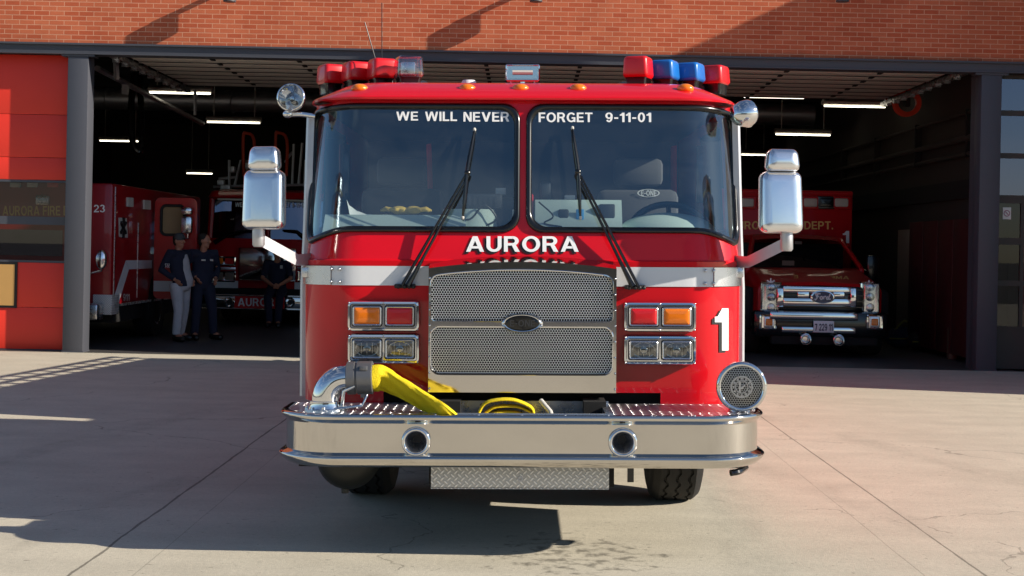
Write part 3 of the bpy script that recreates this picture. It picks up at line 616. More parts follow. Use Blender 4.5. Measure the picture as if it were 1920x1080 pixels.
b = MB(); b.box(.24, .30, 8.40, 8.46, 1.90, 1.925, .004); b.box(-.16, -.10, 8.5, 8.56, 1.93, 1.97, .005); b.box(-.06, -.03, 8.35, 8.37, 1.80, 1.84, .003); b.build('clip', M['bgwhite'], dash)
b = MB(); b.box(.30, .345, 8.235, 8.25, 1.735, 1.84, .004); b.build('tag', mat('blue_card', (70, 150, 205), .5), dash)
b = MB(); b.tube(cat([(-.40, 8.32, 1.80), (-.30, 8.24, 1.78), (-.22, 8.26, 1.86), (-.15, 8.28, 1.79), (-.2, 8.3, 1.75), (-.28, 8.27, 1.73)]), .006, 6); b.tube(cat([(.09, 8.24, 1.88), (.17, 8.2, 1.80), (.12, 8.22, 1.76), (.22, 8.2, 1.74)]), .005, 6); b.build('cable', M['ink'], dash)
b = MB(); b.ell((.84, 8.52, 1.70), (.30, .2, .13), 28, 14); b.build('instrument_hood', M['dash'], dash); b = MB(); c = Vector((.86, 8.50, 1.69)); ax = Vector((0, -.80, .60)).normalized(); u = Vector((1, 0, 0)); w_ = ax.cross(u)
b.tube([c + (u * math.cos(a) + w_ * math.sin(a)) * .24 for a in [2 * math.pi * k / 40 for k in range(41)]], .02, 10, False)
for a in (-20, 90, 200): b.tube([c + ax * -.05, c + (u * math.cos(R(a)) + w_ * math.sin(R(a))) * .22], .014, 8)
b.tube([c - ax * .05, c - ax * .5], .04, 10); b.build('steering_wheel', M['gloss'], eng)
for x in (-.78, .74):
    b = MB(); b.box(x - .26, x + .26, 9.36, 9.50, 1.35, 2.0, .05); b.box(x - .16, x + .16, 9.37, 9.47, 2.02, 2.2, .04); b.box(x - .27, x + .27, 9.0, 9.5, 1.2, 1.36, .05); sb = b.build('driver_seat', M['seat'] if x > 0 else M['cabin'], eng)  # left seat gets a dark colour in place of cab shade
    if x > 0:
        lg = MB(); P0 = lambda px, py: T(px, py, 9.355) + Vector((0, 0, 0))
        cc = T(1216, 362, 9.353); lg.loft([[cc + Vector((math.cos(a) * .072 * k, 0, math.sin(a) * .026 * k)) for a in [2 * math.pi * i / 28 for i in range(28)]] for k in (1, .88)])
        text(lg, 'E-ONE', (1202, 357, 1231, 367), lambda px, py: T(px, py, 9.353)); lg.build('seat_badge', M['letter'], sb)
b = MB(); b.box(-.2, .2, 9.5, 10.3, 1.0, 1.95, .06); b.build('engine_tunnel', M['cabin'], eng)
b = MB(); b.tube(cat([(-.62, 9.6, 2.3), (-.60, 9.55, 1.9), (-.58, 9.6, 1.6)]), .025, 8, flat=.2); b.tube(cat([(1.0, 9.7, 2.3), (.99, 9.6, 1.9), (.97, 9.5, 1.6)]), .025, 8, flat=.2); b.build('seat_belt', mat('red_webbing', (190, 30, 35), .8), eng)
b = MB()
for s in (-1, 1): b.box(s * 1.06, s * 1.12, 8.9, 8.96, 1.9, 2.25, .01)
b.build('grab_handle', M['gloss'], eng)

# markings on the cab
for a0, a1 in ((622, 812), (1148, 1337)):
    (t0, _), (t1, _) = tz(a0, 518), tz(a1, 518); b = MB(); sheet(b, t0, t1, [1.412, 1.46, 1.518], .004); b.build('stripe', M['white'], eng)
for s in (-1, 1):
    b = MB(); t0, t1 = sorted((s * (tz(1337, 518)[0] + .002), s * (TB - .03))); sheet(b, t0, t1, [1.413, 1.44, 1.49, 1.517], .010)
    for pz in (1.43, 1.50):
        for tt in (1.05, 1.0): b.ell(surf(s * tt, pz, .012), (.009, .009, .009), 8, 6)
    b.build('hinge_plate', M['alu'], eng)
for bx, s_, sh, bold in (((874, 443, 1085, 472), 'AURORA', (-4, 4), .035), ((1339, 578, 1364, 657), '1', (-4.5, 4), .03)):
    b = MB(); text(b, s_, (bx[0] + sh[0], bx[1] + sh[1], bx[2] + sh[0], bx[3] + sh[1]), lambda x, y: C(x, y, .004)); b.build('letter_shade', M['ink'], eng)
    b = MB(); text(b, s_, bx, lambda x, y: C(x, y, .007)); b.build('lettering', M['letter'], eng)
for s_, bx in (('WE', (743, 209, 784, 226)), ('WILL', (797, 209, 857, 227)), ('NEVER', (869, 210, 955, 228)), ('FORGET', (1010, 211, 1111, 229)), ('9-11-01', (1135, 211, 1221, 229))):
    b = MB(); text(b, s_, bx, lambda x, y: C(x, y, .001)); b.build('lettering', M['letter'], eng)
# amber marker lamps, roof lamps
for px in (674, 876, 976, 1084, 1285):
    D = 8.33; p = T(px, 168, D); m_ = MB(); m_.box(p.x - .055, p.x + .055, D - .035, D + .06, p.z - .03, p.z - .008, .01, Matrix.Rotation(R(22), 3, 'X'))
    base = m_.build('marker_lamp', M['alu'], eng); m_ = MB(); m_.ell((p.x, D + .0, p.z + .004), (.05, .045, .030), 16, 8); m_.build('lens', M['amber'], base)
b = MB(); p = T(879, 162, 8.7); b.lathe((p.x, 8.7, p.z), (0, 0, 1), [(.046, -.01), (.044, .025), (.036, .036), (.0, .038)], 20); b.build('antenna_dome', M['white'], eng)
def pod(x0, x1, yt, yb, D, lens, yaw):
    a, c = T(x0, yb, D), T(x1, yt, D); w, z0, z1 = (c.x - a.x) / 2, a.z, c.z; cx = (a.x + c.x) / 2; h = z1 - z0; rot = Matrix.Rotation(yaw, 3, 'Z')
    def lay(ks):
        return [[rot @ Vector((x, y, 0)) + Vector((cx, D + .07, z)) for x, y in rr(-w * kx, -.085 * ky, w * kx, .085 * ky, .022, 4)] for kx, ky, z in ks]
    m_ = MB(); m_.loft(lay([(.78, .8, z0 - .03), (.8, .82, z0 + h * .12), (.86, .9, z0 + h * .22)]), True, True, True); o = m_.build('beacon', M['gloss'], eng)
    m_ = MB(); m_.loft(lay([(.86, .86, z0 + h * .222), (.97, .98, z0 + h * .30), (1.0, 1.0, z0 + h * .36), (.93, .95, z1 - .02), (.90, .92, z1 - .008), (.82, .82, z1)]), True, True, True); m_.build('lens', lens, o, sharp=50)
    if lens is M['clear']:
        m_ = MB(); m_.box(cx - .045, cx + .045, D + .03, D + .12, z0 + h * .3, z1 - .03, .01); m_.build('reflector', M['alu'], o)
for x0, x1, yt, yb, D, l, yw in ((596, 641, 120, 166, 9.15, 'redlens', .5), (642, 689, 115, 160, 9.0, 'redlens', .45), (690, 738, 109, 157, 8.85, 'redlens', .4), (739, 789, 105, 155, 8.7, 'clear', .3),
                                 (1174, 1223, 105, 156, 8.7, 'redlens', -.35), (1225, 1272, 112, 158, 8.85, 'bluelens', -.4), (1273, 1320, 117, 161, 9.0, 'bluelens', -.45), (1320, 1366, 122, 167, 9.15, 'redlens', -.5)):
    pod(x0, x1, yt, yb, D, M[l], yw)
b = MB()
for s in (-1, 1): b.tube([(s * .60, 8.78, 2.60), (s * 1.12, 9.2, 2.585)], .05, 8, flat=.5, up=(0, 0, 1)); b.tube([(s * 1.08, 9.3, 2.5), (s * 1.08, 9.3, 2.62)], .05, 8)
b.build('beacon_rail', M['gloss'], eng)
p = T(980, 136, 8.6); sl = MB(); rrstack(sl, p.x - .10, p.z - .052, p.x + .10, p.z + .05, .012, [(.01, 8.69), (.0, 8.66), (.0, 8.60), (.006, 8.592), (.010, 8.60)], True, capback=True); sl.tube([(p.x, 8.63, p.z - .05), (p.x, 8.63, p.z - .13)], .018, 8)
sl.tube([(p.x - .07, 8.62, p.z - .05), (p.x - .05, 8.62, p.z - .085), (p.x + .05, 8.62, p.z - .085), (p.x + .07, 8.62, p.z - .05)], .008, 8)
sf = sl.build('floodlight', M['chrome'], eng); b = MB(); rrstack(b, p.x - .09, p.z - .04, p.x + .09, p.z + .04, .01, [(0, 8.598), (.004, 8.590)]); b.build('lens', M['clear'], sf)
b = MB(); b.tube([(p.x - .06, 8.594, p.z), (p.x + .06, 8.594, p.z)], .014, 8); b.build('lamp_tube', M['bgwhite'], sf)
b = MB(); q0, q1 = T(703, 108, 8.95), T(684, 42, 8.95); b.tube([T(705, 150, 8.95), q0, q1], .0035, 6); b.tube([T(716, 150, 9.6), T(716, 5, 9.6)], .003, 6); b.build('whip_antenna', M['gloss'], eng)

# grille
G = lambda px, py, D=7.88: T(px, py, D)
gx0, gx1, gzb = G(803, 735).x, G(1155, 735).x, G(980, 736).z
def archz(x): k = x / ((gx1 - gx0) / 2); return G(980, 491).z - .036 * k * k
XM = (gx0 + gx1) / 2
top = [(gx1 + (gx0 - gx1) * k / 24, archz(gx1 + (gx0 - gx1) * k / 24 - XM)) for k in range(25)]
zbar = G(980, 607.5).z
mx0, mx1 = G(808, 500).x, G(1149, 500).x
def meshtop(x): return archz(x - XM) - .043
upper = []; zl0 = G(980, 602).z
hx = lambda a, c, n: [a + (c - a) * k / n for k in range(n + 1)]
upper = [(x, meshtop(x)) for x in hx(mx1 - .045, mx0 + .045, 20)]
def corner(cx, cz, r, a0, n=6): return [(cx + r * math.cos(R(a0 + 90 * k / n)), cz + r * math.sin(R(a0 + 90 * k / n))) for k in range(1, n)]
up = [(x, meshtop(x)) for x in hx(mx1 - .05, mx0 + .05, 20)] + corner(mx0 + .05, meshtop(mx0 + .05) - .05, .05, 90) + [(mx0, meshtop(mx0) - .06), (mx0, zl0 + .025)] + corner(mx0 + .025, zl0 + .025, .025, 180) + [(x, zl0) for x in hx(mx0 + .025, mx1 - .025, 20)] + corner(mx1 - .025, zl0 + .025, .025, 270) + [(mx1, zl0 + .025), (mx1, meshtop(mx1) - .06)] + corner(mx1 - .05, meshtop(mx1 - .05) - .05, .05, 0)
lo = rr(mx0, G(980, 702).z, mx1, G(980, 613).z, .05, 8)
lo2 = []
for i in range(len(lo)):
    p, q = lo[i], lo[(i + 1) % len(lo)]; n = max(1, int(math.dist(p, q) / .06)); lo2 += [(p[0] + (q[0] - p[0]) * k / n, p[1] + (q[1] - p[1]) * k / n) for k in range(n)]
b = MB(); fy = lambda y: (lambda u, v: Vector((u, y, v)))
annulus(b, up, top + [(gx0, zbar), (gx1, zbar)], fy(7.872), 2); annulus(b, lo2, [(gx1, zbar), (gx0, zbar), (gx0, gzb), (gx1, gzb)], fy(7.872), 2)
for lp in (up, lo2): b.loft([[Vector((x, 7.872, z)) for x, z in lp], [Vector((x, 7.900, z)) for x, z in lp]])
out = top + [(gx0, gzb), (gx1, gzb)]
b.loft([[Vector((x, 7.872, z)) for x, z in out], [Vector((x, 8.03, z + (.034 if z > 1.45 else 0))) for x, z in out]])
gr = b.build('grille', M['polish'], eng, sharp=30)
for lp in (up, lo2):
    c = (sum(p[0] for p in lp) / len(lp), sum(p[1] for p in lp) / len(lp)); q = MB(); q.add([Vector((x, 7.889, z)) for x, z in lp], [tuple(range(len(lp)))]); q.build('mesh_panel', M['mesh'], gr)
    q = MB(); q.tube([Vector((x, 7.870, z)) for x, z in lp] + [Vector((lp[0][0], 7.870, lp[0][1]))], .005, 6, False); q.build('mesh_rim', M['chrome'], gr)
e = G(979, 606, 7.865)
def oval(mb, a, c, levels, n=40): mb.loft([[Vector((e.x + math.cos(2 * math.pi * k / n) * a * s_, y, e.z + math.sin(2 * math.pi * k / n) * c * s_)) for k in range(n)] for s_, y in levels], True, False, True)
q = MB(); oval(q, .098, .046, [(1.14, 7.872), (1.08, 7.866), (1.0, 7.860), (.96, 7.861)]); q.build('badge', M['chrome'], gr)
q = MB(); oval(q, .092, .041, [(1.0, 7.859), (.9, 7.855)]); q.build('badge', M['gloss'], gr)
q = MB(); text(q, 'E-ONE', (956, 600, 1003, 612), lambda px, py: T(px, py, 7.853)); q.build('lettering', mat('worn_silver', (52, 52, 54), .5, metal=.3), gr)
for z in [gzb + .02 + k * .085 for k in range(8)]:
    for x in (gx0 + .006, gx1 - .006): q = MB(); q.ell((x, 7.868, z), (.006, .006, .006), 8, 6); q.build('rivet', M['chrome'], gr)
b = MB(); b.box(-.8, .8, 8.10, 8.3, .55, .95); b.build('dark_gap_block', M['dark'], eng)  # dark block filling the gap; its shade is put into the colour

# lamp clusters
def cluster(x0, y0, x1, y1, lenses):
    D = 7.985; a, c = T(x0, y1, D), T(x1, y0, D); m_ = MB()
    rrstack(m_, a.x, a.z, c.x, c.z, .032, [(0, 8.03), (.0, 7.975), (.006, 7.964), (.016, 7.962), (.020, 7.970)], True)
    o = m_.build('lamp_cluster', M['chrome'], eng, sharp=30); mid = (a.x + c.x) / 2
    for k, ln in enumerate(lenses):
        u0, u1 = (a.x + .026, mid - .005) if k == 0 else (mid + .005, c.x - .026); z0, z1 = a.z + .026, c.z - .024
        m_ = MB(); rrstack(m_, u0, z0, u1, z1, .014, [(0, 7.972), (.0, 7.966), (.003, 7.965)], True); m_.build('lamp_seat', M['black'], o)
        m_ = MB(); rrstack(m_, u0 + .006, z0 + .006, u1 - .006, z1 - .006, .012, [(0, 7.966), (0, 7.958), (.004, 7.955), (.009, 7.957), (.011, 7.964)], False); m_.build('lamp_rim', M['alu'], o)
        if ln == 'head':
            m_ = MB(); rrstack(m_, u0 + .015, z0 + .015, u1 - .015, z1 - .015, .01, [(0, 7.963), (.002, 7.9635)], True); m_.build('reflector', mat('dim_reflector', (138, 134, 126), .3, metal=.8) if 'dim_reflector' not in bpy.data.materials else bpy.data.materials['dim_reflector'], o)
            m_ = MB(); xc, zc = (u0 + u1) / 2, (z0 + z1) / 2
            m_.loft([[Vector((xc + math.cos(2 * math.pi * q_ / 28) * .064 * s_, y, zc + math.sin(2 * math.pi * q_ / 28) * .043 * s_)) for q_ in range(28)] for s_, y in ((1, 7.9625), (.97, 7.961), (.9, 7.9615))], True, False, False); m_.ell((xc, 7.9615, zc), (.022, .004, .02), 14, 8)
            for dx in (-.03, .0, .03): m_.box(xc + dx - .002, xc + dx + .002, 7.959, 7.962, zc - .034, zc + .034)
            m_.build('bulb_shield', M['chrome'], o)
            m_ = MB(); rrstack(m_, u0 + .014, z0 + .014, u1 - .014, z1 - .014, .01, [(0, 7.9565), (.012, 7.9515), (.03, 7.950)], True); m_.build('lens', M['smoke'], o, sharp=60)
        else:
            m_ = MB(); rrstack(m_, u0 + .013, z0 + .013, u1 - .013, z1 - .013, .01, [(0, 7.962), (.003, 7.953), (.012, 7.950), (.03, 7.948)], True); m_.build('lens', M[ln], o, sharp=60)
    m_ = MB()
    for xx in (a.x + .012, mid, c.x - .012):
        for zz in (a.z + .012, c.z - .011): m_.ell((xx, 7.962, zz), (.005, .004, .005), 8, 6)
    m_.build('screw', M['alu'], o)
cluster(651, 564, 788, 621, ('amber', 'redlens')); cluster(651, 626, 788, 682, ('head', 'head'))
cluster(1168, 566, 1306, 622, ('redlens', 'amber')); cluster(1168, 629, 1306, 684, ('head', 'head'))

# bumper
BW, BY, BR = 1.245, 7.45, .30
def bpath(o):
    pts = [(-(BW + o), 8.02)]
    for k in range(15): a = math.pi / 2 * (1 - k / 14); pts.append((-(BW - BR) - (BR + o) * math.sin(a), BY + BR - (BR + o) * math.cos(a)))
    for k in range(15): a = math.pi / 2 * k / 14; pts.append(((BW - BR) + (BR + o) * math.sin(a), BY + BR - (BR + o) * math.cos(a)))
    return pts + [(BW + o, 8.02)]
prof = [(-.02, .760), (-.012, .768), (.012, .770), (.022, .767), (.028, .758), (.027, .748), (.018, .739), (.007, .730), (.0, .720), (0, .66), (0, .60), (0, .572), (.010, .567), (.026, .560), (.036, .552), (.038, .543), (.032, .532), (.018, .518), (.0, .503), (-.015, .497), (-.02, .497)]
b = MB(); up_p, lo_p = prof[:9], prof[11:]
for pr in (up_p, lo_p): b.loft([[Vector((x, y, z)) for x, y in bpath(o)] for o, z in pr], False)
for sg in (-1, 1): b.loft([[Vector((x, y, z)) for x, y in bpath(0) if sg * x >= BW - BR - 1e-6] for z in (.72, .66, .60, .572)], False)
HORN = [(T(px, py, 7.44).x, T(px, py, 7.44).z) for px, py in ((780, 830), (1168, 831))]
for hxx, hzz in HORN:
    x0, x1 = (-(BW - BR), 0) if hxx < 0 else (0, BW - BR)
    annulus(b, [(hxx + .054 * math.cos(2 * math.pi * k / 32), .631 + .054 * math.sin(2 * math.pi * k / 32)) for k in range(32)], [(x0, .572), (x1, .572), (x1, .72), (x0, .72)], lambda u, v: Vector((u, BY, v)), 2)
bump = b.build('bumper', M['polish'], eng, sharp=60)
b = MB()
for s in (-1, 1): b.box(s * 1.05, s * 1.243, 8.02, 8.03, .50, .765)
b.box(-1.2, 1.2, 7.7, 7.75, .505, .74); b.build('bumper_back', M['dark'], bump)
for k in range(11): b = MB(); b.ell((-1.1 + k * .22, 7.437, .769), (.006, .006, .004), 8, 6); b.build('rivet', M['alu'], bump)
for s in (-1, 1):
    for z in (.59, .70): b = MB(); b.ell((s * 1.246, 7.92, z), (.005, .005, .005), 8, 6); b.build('rivet', M['alu'], bump)
tx0, tx1, ty0, ty1 = T(835, 778, 7.5).x, T(1150, 778, 7.5).x, 7.475, 7.93
def deck(mb, x0, x1):
    pts = [(x, y) for x, y in bpath(-.012) if x0 <= x <= x1]
    return pts
pp = bpath(-.012)
L = [p for p in pp if p[0] <= -BW + BR + .02]; Rr = [p for p in pp if p[0] >= BW - BR - .02]
b = MB()
b.add([(x, y, .7685) for x, y in L + [(tx0, BY + .012), (tx0, 8.02)]], [tuple(range(len(L) + 2))]); b.build('deck_plate', M['tread_top'], bump); b = MB(); b.add([(x, y, .7685) for x, y in [(tx1, 8.02), (tx1, BY + .012)] + Rr], [tuple(range(len(Rr) + 2))])
b.build('deck_plate', M['tread_top'], bump)
b = MB(); b.add([(tx0, BY + .012, .7685), (tx1, BY + .012, .7685), (tx1, ty0, .7685), (tx0, ty0, .7685)], [(0, 1, 2, 3)]); b.add([(tx0, ty1, .7685), (tx1, ty1, .7685), (tx1, 8.02, .7685), (tx0, 8.02, .7685)], [(0, 1, 2, 3)])
t2 = tx1 - .04
for x0, x1 in ((tx0, tx0 + .006), (t2, tx1)): b.box(x0, x1, ty0, ty1, .60, .772)
b.box(tx0, tx1, ty1, ty1 + .006, .60, .79); b.box(tx0, tx1, ty0 - .004, ty0, .60, .775); b.box(tx0, tx1, ty0, ty1, .60, .606)
b.build('hose_tray', M['alu'], bump)
for px, py in ((780, 830), (1168, 831)):
    p = T(px, py, 7.44); p.z = .631; b = MB(); b.lathe((p.x, 7.452, p.z), (0, -1, 0), [(.0735, -.02), (.074, 0), (.076, .012), (.072, .024), (.064, .029), (.057, .026), (.053, .014)], 36, False, False); hn = b.build('horn', M['chrome'], bump, sharp=70); q = MB(); q.lathe((p.x, 7.452, p.z), (0, -1, 0), [(.053, .014), (.046, -.004), (.038, -.03), (.028, -.06), (.022, -.09)], 36); q.build('bell', M['alu'], hn, sharp=80)
    q = MB(); q.lathe((p.x, 7.54, p.z), (0, -1, 0), [(.0, 0), (.024, .0)], 16); q.build('horn_throat', M['ink'], hn)
a, c = T(808, 915, 7.62), T(1142, 878, 7.62); b = MB(); b.box(a.x, c.x, 7.62, 7.64, a.z, c.z + .03, .002); b.box(a.x, c.x, 7.62, 7.72, a.z - .004, a.z + .004); ap = b.build('apron_plate', M['tread_front'], bump)
q = MB(); p = T(976, 898, 7.615); q.lathe((p.x, 7.622, p.z), (0, -1, 0), [(.016, 0), (.014, .006), (.007, .006), (.006, -.004), (0, -.004)], 14); q.build('bolt', M['cast'], ap)
# siren
p = T(1390, 725, 7.62); b = MB()
b.lathe((p.x, 7.62, p.z), (-.06, -1, 0), [(.04, -.26), (.08, -.22), (.115, -.12), (.128, -.03), (.132, 0), (.131, .018), (.122, .028), (.110, .026), (.106, .016), (.106, .0)], 48); b.tube([(p.x, 7.68, p.z - .10), (p.x, 7.68, .77)], [.05, .06], 16); sr = b.build('siren', M['chrome'], eng, sharp=60)
q = MB(); q.lathe((p.x, 7.62, p.z), (-.06, -1, 0), [(.107, .006), (.08, .009), (.05, .011), (.0, .012)], 40); q.build('siren_screen', M['mesh_small'], sr, sharp=80)
q = MB(); q.lathe((p.x, 7.62, p.z), (-.06, -1, 0), [(.059, .014), (.057, .018), (.050, .018), (.049, .014)], 36); q.lathe((p.x, 7.62, p.z), (-.06, -1, 0), [(.036, .014), (.034, .018), (.030, .018), (.029, .014)], 36)
for k in range(12): a = 2 * math.pi * k / 12; q.box(p.x + math.cos(a) * .043 - .004, p.x + math.cos(a) * .043 + .004, 7.600, 7.606, p.z + math.sin(a) * .043 - .005, p.z + math.sin(a) * .043 + .005)
q.box(p.x - .016, p.x - .006, 7.598, 7.604, p.z - .028, p.z + .028); q.box(p.x - .008, p.x + .02, 7.598, 7.604, p.z - .004, p.z + .004, rot=Matrix.Rotation(R(-40), 3, 'Y')); q.build('siren_emblem', M['alu'], sr)
# discharge elbow
b = MB(); D = 7.66; e0 = T(611, 770, D); e1 = T(652, 709, D); r0 = .11
pts = [(e0.x, D, .77), (e0.x, D, .80), (e0.x, D, e1.z - r0)] + [(e0.x + r0 - r0 * math.cos(R(a)), D, e1.z - r0 + r0 * math.sin(R(a))) for a in range(10, 91, 10)] + [(e1.x + .02, D, e1.z)]
b.tube(pts, .073, 28, True, up=(0, 1, 0)); b.lathe((e0.x, D, .765), (0, 0, 1), [(.115, 0), (.115, .012), (.09, .014), (.084, .03), (.084, .05), (.075, .052)], 32)
for k in range(8): b.tube([(e0.x + math.cos(k * .785) * .1, D + math.sin(k * .785) * .1, .775), (e0.x + math.cos(k * .785) * .1, D + math.sin(k * .785) * .1, .79)], .009, 6)
b.tube([(e0.x + .09, D - .05, .78), (e0.x + .10, D - .06, .87), (e0.x + .16, D - .07, .90)], .010, 8); b.tube([(e0.x + .06, D - .08, .78), (e0.x + .2, D - .09, .80), (e0.x + .22, D - .05, .85)], .008, 8); el = b.build('discharge_elbow', M['chrome'], eng, sharp=60)

# wipers
def wiper(base, piv, b0, b1, s):
    m_ = MB(); p0, p1 = C(base[0] - 20, base[1] + 1, .02), C(base[0] + 20, base[1] + 1, .02); m_.box(p0.x, p1.x, p0.y - .02, p0.y + .02, p0.z - .012, p0.z + .012, .008)
    for k in (-12, 0, 8, 16): q_ = C(base[0] + k, base[1] + 2, .045); m_.ell(q_, (.012, .012, .012), 10, 8)
    o = m_.build('wiper', M['black'], eng)
    m_ = MB()
    for d in (-5, 6):
        st_, en = C(base[0] + d, base[1], .05), C(piv[0] + d * .5, piv[1] + abs(d) * .6, .055); m_.tube([st_, st_ * .75 + en * .25, en], [.016 if d * s > 0 else .009, .009, .006], 8)
    m_.ell(C(piv[0], piv[1], .055), (.018, .014, .016), 10, 8); m_.build('wiper_arm', M['gloss'], o)
    m_ = MB(); cen = ((b0[0] + b1[0]) / 2, (b0[1] + b1[1]) / 2); P = [C(*b0, .03), C(b0[0] * .7 + piv[0] * .3, b0[1] * .7 + piv[1] * .3, .045), C(piv[0] - s, piv[1], .055), C(b1[0] * .7 + piv[0] * .3, b1[1] * .7 + piv[1] * .3, .045), C(*b1, .03)]
    m_.tube(cat(P, 4), [.005 + .006 * math.sin(math.pi * k / 16) for k in range(17)], 8); m_.tube([C(*b0, .022), C(piv[0] - s, piv[1], .022), C(*b1, .022)], .005, 6); m_.build('wiper_blade', M['gloss'], o)
    m_ = MB(); m_.ell(C(*b0, .03), (.009, .008, .012), 8, 6); m_.ell(C(*b1, .03), (.009, .008, .012), 8, 6); m_.build('blade_tip', M['bgwhite'], o)
wiper((760, 535), (877, 325), (890, 244), (868, 408), 1); wiper((1190, 537), (1083, 323), (1073, 241), (1088, 408), -1)

# mirrors, spotlights, corner trims
def mirror(main, top, post, arm, s):
    D = 7.86
    def hous(m_, x0, y0, x1, y1, tk, dep, r):
        a, c = T(x0, y1, D), T(x1, y0, D); rings = []; xc = (a.x + c.x) / 2; H = c.z - a.z
        for ins, y in ((.014, D + dep + .012), (.002, D + dep), (0, D + dep * .55), (.003, D + .026), (.010, D + .010), (.020, D + .001), (.030, D - .003), (.055, D - .007)):
            rings.append([Vector((xc + (x - xc) * (1 - tk * (z - a.z) / H), y + (z - a.z - H / 2) * .10 + (x - xc) * s * .18, z)) for x, z in rr(a.x + ins, a.z + ins, c.x - ins, c.z - ins, max(r - ins * .5, .012), 8)])
        m_.loft(rings, True, True, True)
    m_ = MB(); hous(m_, *main, .05, .13, .042); o = m_.build('mirror', M['mirrorchrome'], eng, sharp=60)
    m_ = MB(); hous(m_, *top, .16, .11, .035); m_.build('convex_mirror', M['mirrorchrome'], o, sharp=60)
    p0, p1 = T(post[0], post[1] - 8, D + .06), T(post[0], post[2], D + .06); q = MB(); q.tube([p0, p0 * .7 + p1 * .3, p1 + Vector((0, 0, .012)), p1], [.03, .034, .034, .026], 18); q.tube([p0, p0 + Vector((0, 0, .06))], .015, 10)
    n = len(arm); ds = [D + .06 + (8.24 - D - .06) * max(0, min(1, abs(px - post[0]) / 95)) for px, _ in arm]; f_ = [T(px, py, d - .03) for (px, py), d in zip(arm, ds)]; k_ = [T(px, py, d + .03) for (px, py), d in zip(arm, ds)]
    q.loft([f_, k_], True, True, True); q.build('mirror_arm', M['cast'], o, sharp=40)
    return o
M['mirrorchrome'] = mat('mirror_housing_chrome', (236, 236, 238), .22, metal=1, rvary=.06, vscale=8)
mirror((450, 317, 532, 430), (460, 273, 525, 319), (485, 430, 463), [(493, 440), (560, 477), (590, 474), (590, 498), (556, 498), (490, 462)], -1)
mirror((1426, 320, 1510, 437), (1436, 278, 1505, 321), (1475, 437, 471), [(1466, 448), (1400, 481), (1372, 478), (1372, 502), (1404, 502), (1470, 470)], 1)
for x0, x1 in ((570, 608), (1352, 1390)):
    b = MB(); a, c = T(x0, 520, 8.26), T(x1, 500, 8.26); b.box(a.x, c.x, 8.17, 8.40, a.z, c.z, .008); b.build('mirror_bracket', M['alu'], eng)
def spot(px, py, r, ax, foot):
    D = 8.2; p = T(px, py, D); ax = Vector(ax).normalized(); m_ = MB(); m_.lathe(p, ax, [(.0, -.115 * r / .08), (.03, -.108 * r / .08), (.055, -.085 * r / .08), (.073, -.04), (r, 0), (r * .99, .012), (r * .9, .016), (r * .86, .008)], 36); o = m_.build('spotlight', M['chrome'], eng, sharp=70)
    m_ = MB(); m_.lathe(p, ax, [(r * .86, .0), (r * .6, -.025), (r * .25, -.045), (.012, -.05), (.012, -.02), (0, -.018)], 32); m_.build('reflector', M['chrome'], o, sharp=70)
    m_ = MB(); m_.lathe(p, ax, [(r * .88, .010), (r * .6, .018), (0, .022)], 32); m_.build('lens', M['clear'], o, sharp=70)
    m_ = MB(); h0 = T(px - (6 if px < 900 else -2), py + (31 if px < 900 else 20), D + .02); m_.tube(cat([p - Vector((0, 0, r * .8)), h0, h0 * .5 + T(*foot, D + .06) * .5 + Vector((0, 0, .004)), T(*foot, D + .06)]), .014, 10); m_.ell(h0, (.03, .025, .022), 12, 8); m_.build('spotlight_arm', M['chrome'], o, sharp=70)
spot(546, 183, .08, (-.05, -1, .10), (590, 218)); spot(1401, 212, .075, (.75, .55, .22), (1372, 222))
for s in (-1, 1):
    b = MB(); b.loft([[Vector((s * (cabp(z)[0] + a), y, z)) for a, y in ((-.012, 8.335), (.02, 8.33), (.034, 8.345), (.036, 8.50), (.0, 8.51))] for z in (.77, 1.0, 1.4, 1.7, 2.0, 2.38)], True, True, True); b.build('door_trim', M['cast'], eng)
# chassis: wheels, tank, hook, brackets
def wheel(x, y, rr_=.53, wd=.33, dual=False):
    z = rr_ + LEAN * x; s = 1 if x > 0 else -1; h = wd / 2; prof = [(.30, -h + .03), (.36, -h + .005), (.45, -h), (.495, -h + .012), (.52, -h + .04), (rr_, -h + .055)]
    for g in (-.075, .0, .075): prof += [(rr_, g - .009), (rr_ - .014, g - .007), (rr_ - .014, g + .007), (rr_, g + .009)]
    prof += [(rr_, h - .055), (.52, h - .04), (.495, h - .012), (.45, h), (.36, h - .005), (.30, h - .03)]
    m_ = MB(); n = 112
    m_.loft([[Vector((x + h_ + ((.008 if (k // 2) % 2 else -.008) if r_ > rr_ - .02 and abs(h_) < h - .06 else 0), y + math.cos(2 * math.pi * k / n) * (r_ - (.010 if r_ > rr_ - .03 and abs(h_) >= h - .06 and k % 4 == 0 else 0)), z + math.sin(2 * math.pi * k / n) * r_)) for k in range(n)] for r_, h_ in prof])
    o = m_.build('wheel', M['tyre'], eng, sharp=25)
    m_ = MB(); m_.lathe((x, y, z), (s, 0, 0), [(.30, -h + .03), (.29, .02), (.27, .10), (.18, .12), (.17, .06), (.10, .05), (.09, .12), (0, .13)], 32); m_.build('rim', M['alu'], o)
for x in (-.985, .985): wheel(x, 9.57); wheel(x, 16.4)
b = MB(); p = T(660, 850, 8.1); b.lathe((p.x, 7.8, p.z), (0, 1, 0), [(0, 0), (.08, .01), (.14, .05), (.17, .12), (.17, .9), (.12, 1.0), (0, 1.02)], 32); b.tube([(p.x - .02, 7.95, p.z - .15), (p.x - .02, 7.95, p.z - .195)], .02, 8); b.build('air_tank', mat('olive_tank', (22, 24, 20), .5), eng, sharp=70)
